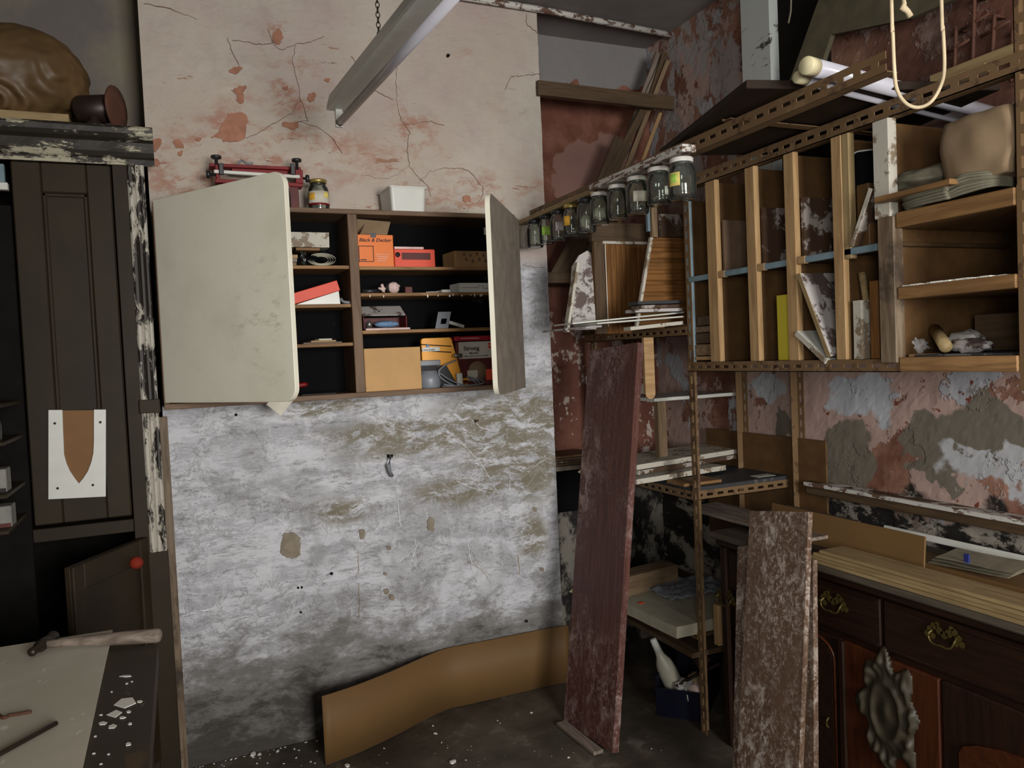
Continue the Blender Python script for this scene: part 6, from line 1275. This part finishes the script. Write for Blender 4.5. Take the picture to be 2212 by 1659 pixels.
# three speckled planks leaning against the sideboard
def leanplank(tl, tr, bl_px, Xt, label, th=.018, mat='speckbrown', xb=None):
    TL, TR = AX(*tl, Xt), AX(*tr, Xt); BL = AZ(*bl_px, 0.0); Wd = (TR-TL).length; wv_ = Vector((0, -Wd, 0)); TLz = TL
    return tag(slab('speckled_plank', BL, TL-BL, wv_+Vector((.0, 0, (TR-TL).z*.6)), th if True else 0, mat, None, .0015, .0008, 20), label, 'plank', 'speckled planks leaning on the sideboard')
leanplank((1593, 1181), (1700, 1200), (1580, 1790), 1.757, 'lower left speckled plank behind the tallest one at the sideboard')
leanplank((1655, 1205), (1755, 1219), (1650, 1798), 1.760, 'rear right speckled plank peeping out behind the tallest one')
leanplank((1620, 1104), (1745, 1122), (1584, 1795), 1.735, 'tallest brown speckled plank leaning in front against the sideboard')
# tall red plank leaning against the rack
BL, BR = AZ(1218, 1556, 0), AZ(1322, 1641, 0); w_ = BR-BL
bestv = None
for i in range(200, 420):
    s1 = i*.01; d1 = FW*FOC+RT*(1272-1106)-UP*(757-829.5); TL = CAMP+d1.normalized()*s1
    tr = TL+Vector((w_.x, w_.y, 0)); p_ = PR(tr); e_ = abs(p_[0]-1377)
    if TL.y < 3.1 and (bestv is None or e_ < bestv[0]): bestv = (e_, TL, p_)
TL = bestv[1]; print('red plank', BL, BR, TL, bestv[2], bestv[0])
tag(slab('red_plank', BL, TL-BL, w_, .028 if (TL-BL).cross(w_).y > 0 else -.028, 'speckred', None, .002, .0008, 26), 'tall wide dark red speckled plank leaning against the corner rack', 'plank')
for (x, y, l_) in ((1256, 1019, 'upper'), (1238, 1277, 'lower')):
    q = AY(x, y, AZ(1218, 1556, 0).y+(TL.y-BL.y)*(1556-y)/800+.02); tag(lathe('door_knob', [(.001, -.012), (.010, -.010), (.012, 0), (.006, .008), (.001, .016)], T(*q) @ Matrix.Rotation(math.radians(-90), 4, 'Y'), 'cream2', None, 12), l_+' little cream peg poking out left of the tall red plank', 'peg')
# ---------------------------------------------------------------- low rack contents and crate
z = .386
tag(slab('stained_board', (PX-.10, 2.47, z), (.42, .02, 0), (.05, .50, 0), .045, 'stainedtop', None, rough=.003, cuts=10), 'thick off-white stained board on the bottom rack shelf', 'board')
z2 = z+.046
tag(slab('wood_block', (1.74, 2.88, z2), (.30, .05, 0), (-.02, .10, 0), .085, 'lath', None, rough=.001, cuts=4), 'rough wooden block at the back of the bottom rack shelf', 'block')
a = AZ(1470, 1262, z2+.03); bm = bmesh.new(); g = []
for i in range(13):
    g.append([bm.verts.new((a.x-.12+.028*i, a.y-.10+.022*j, z2+.012+.028*abs(noise.noise(Vector((i*.5, j*.6, 3)))))) for j in range(11)])
for i in range(12):
    for j in range(10): bm.faces.new((g[i][j], g[i+1][j], g[i+1][j+1], g[i][j+1]))
r = bmesh.ops.extrude_face_region(bm, geom=list(bm.faces))
for q in r['geom']:
    if isinstance(q, bmesh.types.BMVert): q.co.z -= .011
tag(finish('plastic_wrapped_papers', bm, 'greyplastic'), 'crinkled grey plastic-wrapped papers on the off-white board', 'papers')
a = AZ(1385, 1303, z2); tag(box('orange_tag', (a.x-.012, a.y-.01, z2), (a.x+.012, a.y+.01, z2+.003), 'redorange'), 'tiny orange-red tag on the stained off-white board', 'tag')
a, b = AY(1507, 1395, 2.45), AY(1547, 1400, 2.45); zt_ = AY(1525, 1303, 2.45).z
tag(box('upright_offcut', (PX+.042, 2.40, AY(1525, 1398, 2.42).z), (PX+.10, 2.43, zt_), 'batten', None, .002, 2), 'pale offcut standing beside the rack post foot', 'offcut')
tag(slab('lower_brown_board', (PX-.04, 2.46, .30), (.3, 0, 0), (0, .5, 0), .02, 'lathdark'), 'dark board slung beneath the bottom rack shelf', 'board')
# crate
cq = [AZ(x, y, .0) for x, y in ((1418, 1545), (1522, 1562))]; d_ = (cq[1]-cq[0]); wv_ = d_.length; d_.normalize(); n2_ = Vector((-d_.y, d_.x, 0))
if n2_.y < 0: n2_ = -n2_
t = thing('navy_crate', cq[0], 'small navy blue plastic crate of junk on the floor under the rack', 'crate'); ch = .15; dp_ = .34
bo = cq[0]; mwc = frame(bo, d_, n2_)
def cw(name, lo, hi): 
    bm = bmesh.new(); cube(bm, lo, hi, .002); return finish(name, bm, 'navy2', t, mwc)
cw('crate_base', (0, 0, 0), (wv_, dp_, .006)); cw('crate_side', (0, 0, .006), (wv_, .006, ch*.72)); cw('crate_side', (0, dp_-.006, .006), (wv_, dp_, ch)); cw('crate_side', (0, .006, .006), (.006, dp_-.006, ch)); cw('crate_side', (wv_-.006, .006, .006), (wv_, dp_-.006, ch)); cw('crate_rim', (-.006, -.006, ch*.72), (wv_+.006, .006, ch*.72+.01)); cw('crate_rim', (-.008, .006, ch), (.006, dp_, ch+.01))
def cp(x, y, z): return mwc @ Vector((x, y, z))
tb = thing('plastic_bottle', cp(.06, .12, .01), 'pale plastic squeeze bottle with long neck leaning out of the navy crate', 'bottle')
pb0 = cp(.08, .10, .03); pt0 = AY(1410, 1380, pb0.y+.04); ax_ = (pt0-pb0); L_ = ax_.length; Zb = ax_.normalized(); Xb = Zb.cross(Vector((0, 1, 0))).normalized(); Yb = Zb.cross(Xb)
mwb = Matrix(((Xb.x, Yb.x, Zb.x, pb0.x), (Xb.y, Yb.y, Zb.y, pb0.y), (Xb.z, Yb.z, Zb.z, pb0.z), (0, 0, 0, 1)))
lathe('bottle_body', [(.001, 0), (.036, 0), (.040, .01), (.040, L_*.5), (.034, L_*.62), (.018, L_*.74), (.016, L_*.8), (.001, L_*.8)], mwb, 'bottle', tb, 24); lathe('bottle_cap', [(.001, L_*.8), (.017, L_*.8), (.014, L_*.98), (.012, L_), (.001, L_)], mwb, 'lampbody', tb, 18)
junk = [((.17, .10, .09), (.045, .035, .03), 'cloth', 'crumpled tan rag in the crate front right', 'rag'), ((.20, .2, .13), (.03, .03, .04), 'splotch', 'mottled brown lump at the back of the crate', 'lump'), ((.13, .22, .15), (.035, .03, .06), 'darkgrey', 'dark bundle standing behind the plastic bottle', 'bundle'), ((.11, .06, .08), (.05, .03, .025), 'marble', 'greyish plaster lump lying before the bottle base', 'lump'), ((.20, .06, .07), (.03, .03, .022), 'pink', 'small pinkish lump at the right rim of the crate', 'lump')]
for k, (p_, r_, m_, l_, c__) in enumerate(junk):
    p2_ = (min(p_[0], wv_-.045), p_[1], p_[2]+.04); tag(blobmesh('junk_lump', cp(*p2_), r_, m_, None, .3, 2.4, k*7, 3), l_, c__)
tag(slab('dark_stick', cp(.08, .03, .12), cp(.24, .12, .20)-cp(.08, .03, .12), (0, .0, .012), .01, 'darkmetal'), 'dark stick lying diagonally over the crate contents', 'stick')
tag(tube('grey_wire', spline([cp(.12, .02, .13), cp(.13, .0, .10), cp(.135, .008, .06)], 4), .003, 'lampbody', None, 6), 'short grey wire hanging over the crate rubble', 'wire')

# ---------------------------------------------------------------- curved card sheet on the floor
H_ = .262; bt = [(1228, 1351), (1180, 1350), (1130, 1354), (1090, 1361), (1050, 1371), (1000, 1387), (960, 1402), (910, 1422), (870, 1440), (820, 1461), (760, 1484), (695, 1505)]
BP = [AZ(x, y, H_) for x, y in bt]
for p_ in BP: p_.z = .001; p_.y = min(p_.y, D-.012)
BP = spline(BP, 3); bm = bmesh.new(); th_ = .004; prev = None
for i, p_ in enumerate(BP):
    d_ = (BP[min(i+1, len(BP)-1)]-BP[max(i-1, 0)]).normalized(); n2_ = Vector((-d_.y, d_.x, 0))*th_/2
    c_ = [bm.verts.new(p_+n2_), bm.verts.new(p_-n2_), bm.verts.new(p_-n2_+Vector((0, 0, H_))), bm.verts.new(p_+n2_+Vector((0, 0, H_)))]
    if prev:
        for m_ in range(4): bm.faces.new((prev[m_], prev[(m_+1) % 4], c_[(m_+1) % 4], c_[m_]))
    else: bm.faces.new(c_)
    prev = c_
bm.faces.new(prev); tag(finish('curved_card_sheet', bm, 'curvecard', None, None, True), 'long wavy brown card strip standing on edge on the floor by the white wall', 'card sheet')
for f_ in bpy.data.objects['curved_card_sheet'].data.polygons: f_.use_smooth = abs(f_.normal.z) < .5
a, b = AZ(1202, 1567, .004), AZ(1283, 1632, .004)
d_ = b-a; d_.z = 0; tag(slab('floor_offcut', (a.x, a.y, .002), d_, Vector((-d_.y, d_.x, 0)).normalized()*.042, .014, 'lathgrey'), 'pale wedge-shaped wood offcut lying on the floor before the red plank', 'offcut')
bm = bmesh.new(); rnd = random.Random(3)
for (x, y, s_) in [(1148, 1540, 6), (935, 1568, 5), (940, 1585, 9), (978, 1647, 14), (1006, 1642, 4), (1228, 1637, 4), (545, 1622, 16), (640, 1637, 5), (660, 1600, 5), (600, 1623, 8), (560, 1630, 10), (750, 1655, 12), (954, 1604, 3), (1075, 1557, 4), (1080, 1563, 3), (685, 1601, 4), (555, 1650, 4), (830, 1617, 4), (836, 1648, 3)]+[(rnd.uniform(420, 690), rnd.uniform(1590, 1655), rnd.uniform(2, 5)) for _ in range(30)]+[(rnd.uniform(800, 1500), rnd.uniform(1600, 1655), rnd.uniform(1, 2)) for _ in range(22)]:
    q = AZ(x, y, 0); rr = s_*.0012
    if q.y > D-.01: q.y = D-.012
    bmesh.ops.create_icosphere(bm, subdivisions=1, radius=1, matrix=T(q.x, q.y, rr*.15) @ Matrix.Rotation(rnd.random()*6, 4, 'Z') @ Matrix.Diagonal((rr*1.1, rr*.7, rr*.35, 1)))
for v in bm.verts: v.co += .0025*noise.noise_vector(v.co*150)
cr = finish('plaster_crumbs', bm, 'flake'); cr['kind'] = 'stuff'; cr['label'] = 'scattered white plaster crumbs on the dirty concrete floor'; cr['category'] = 'crumbs'
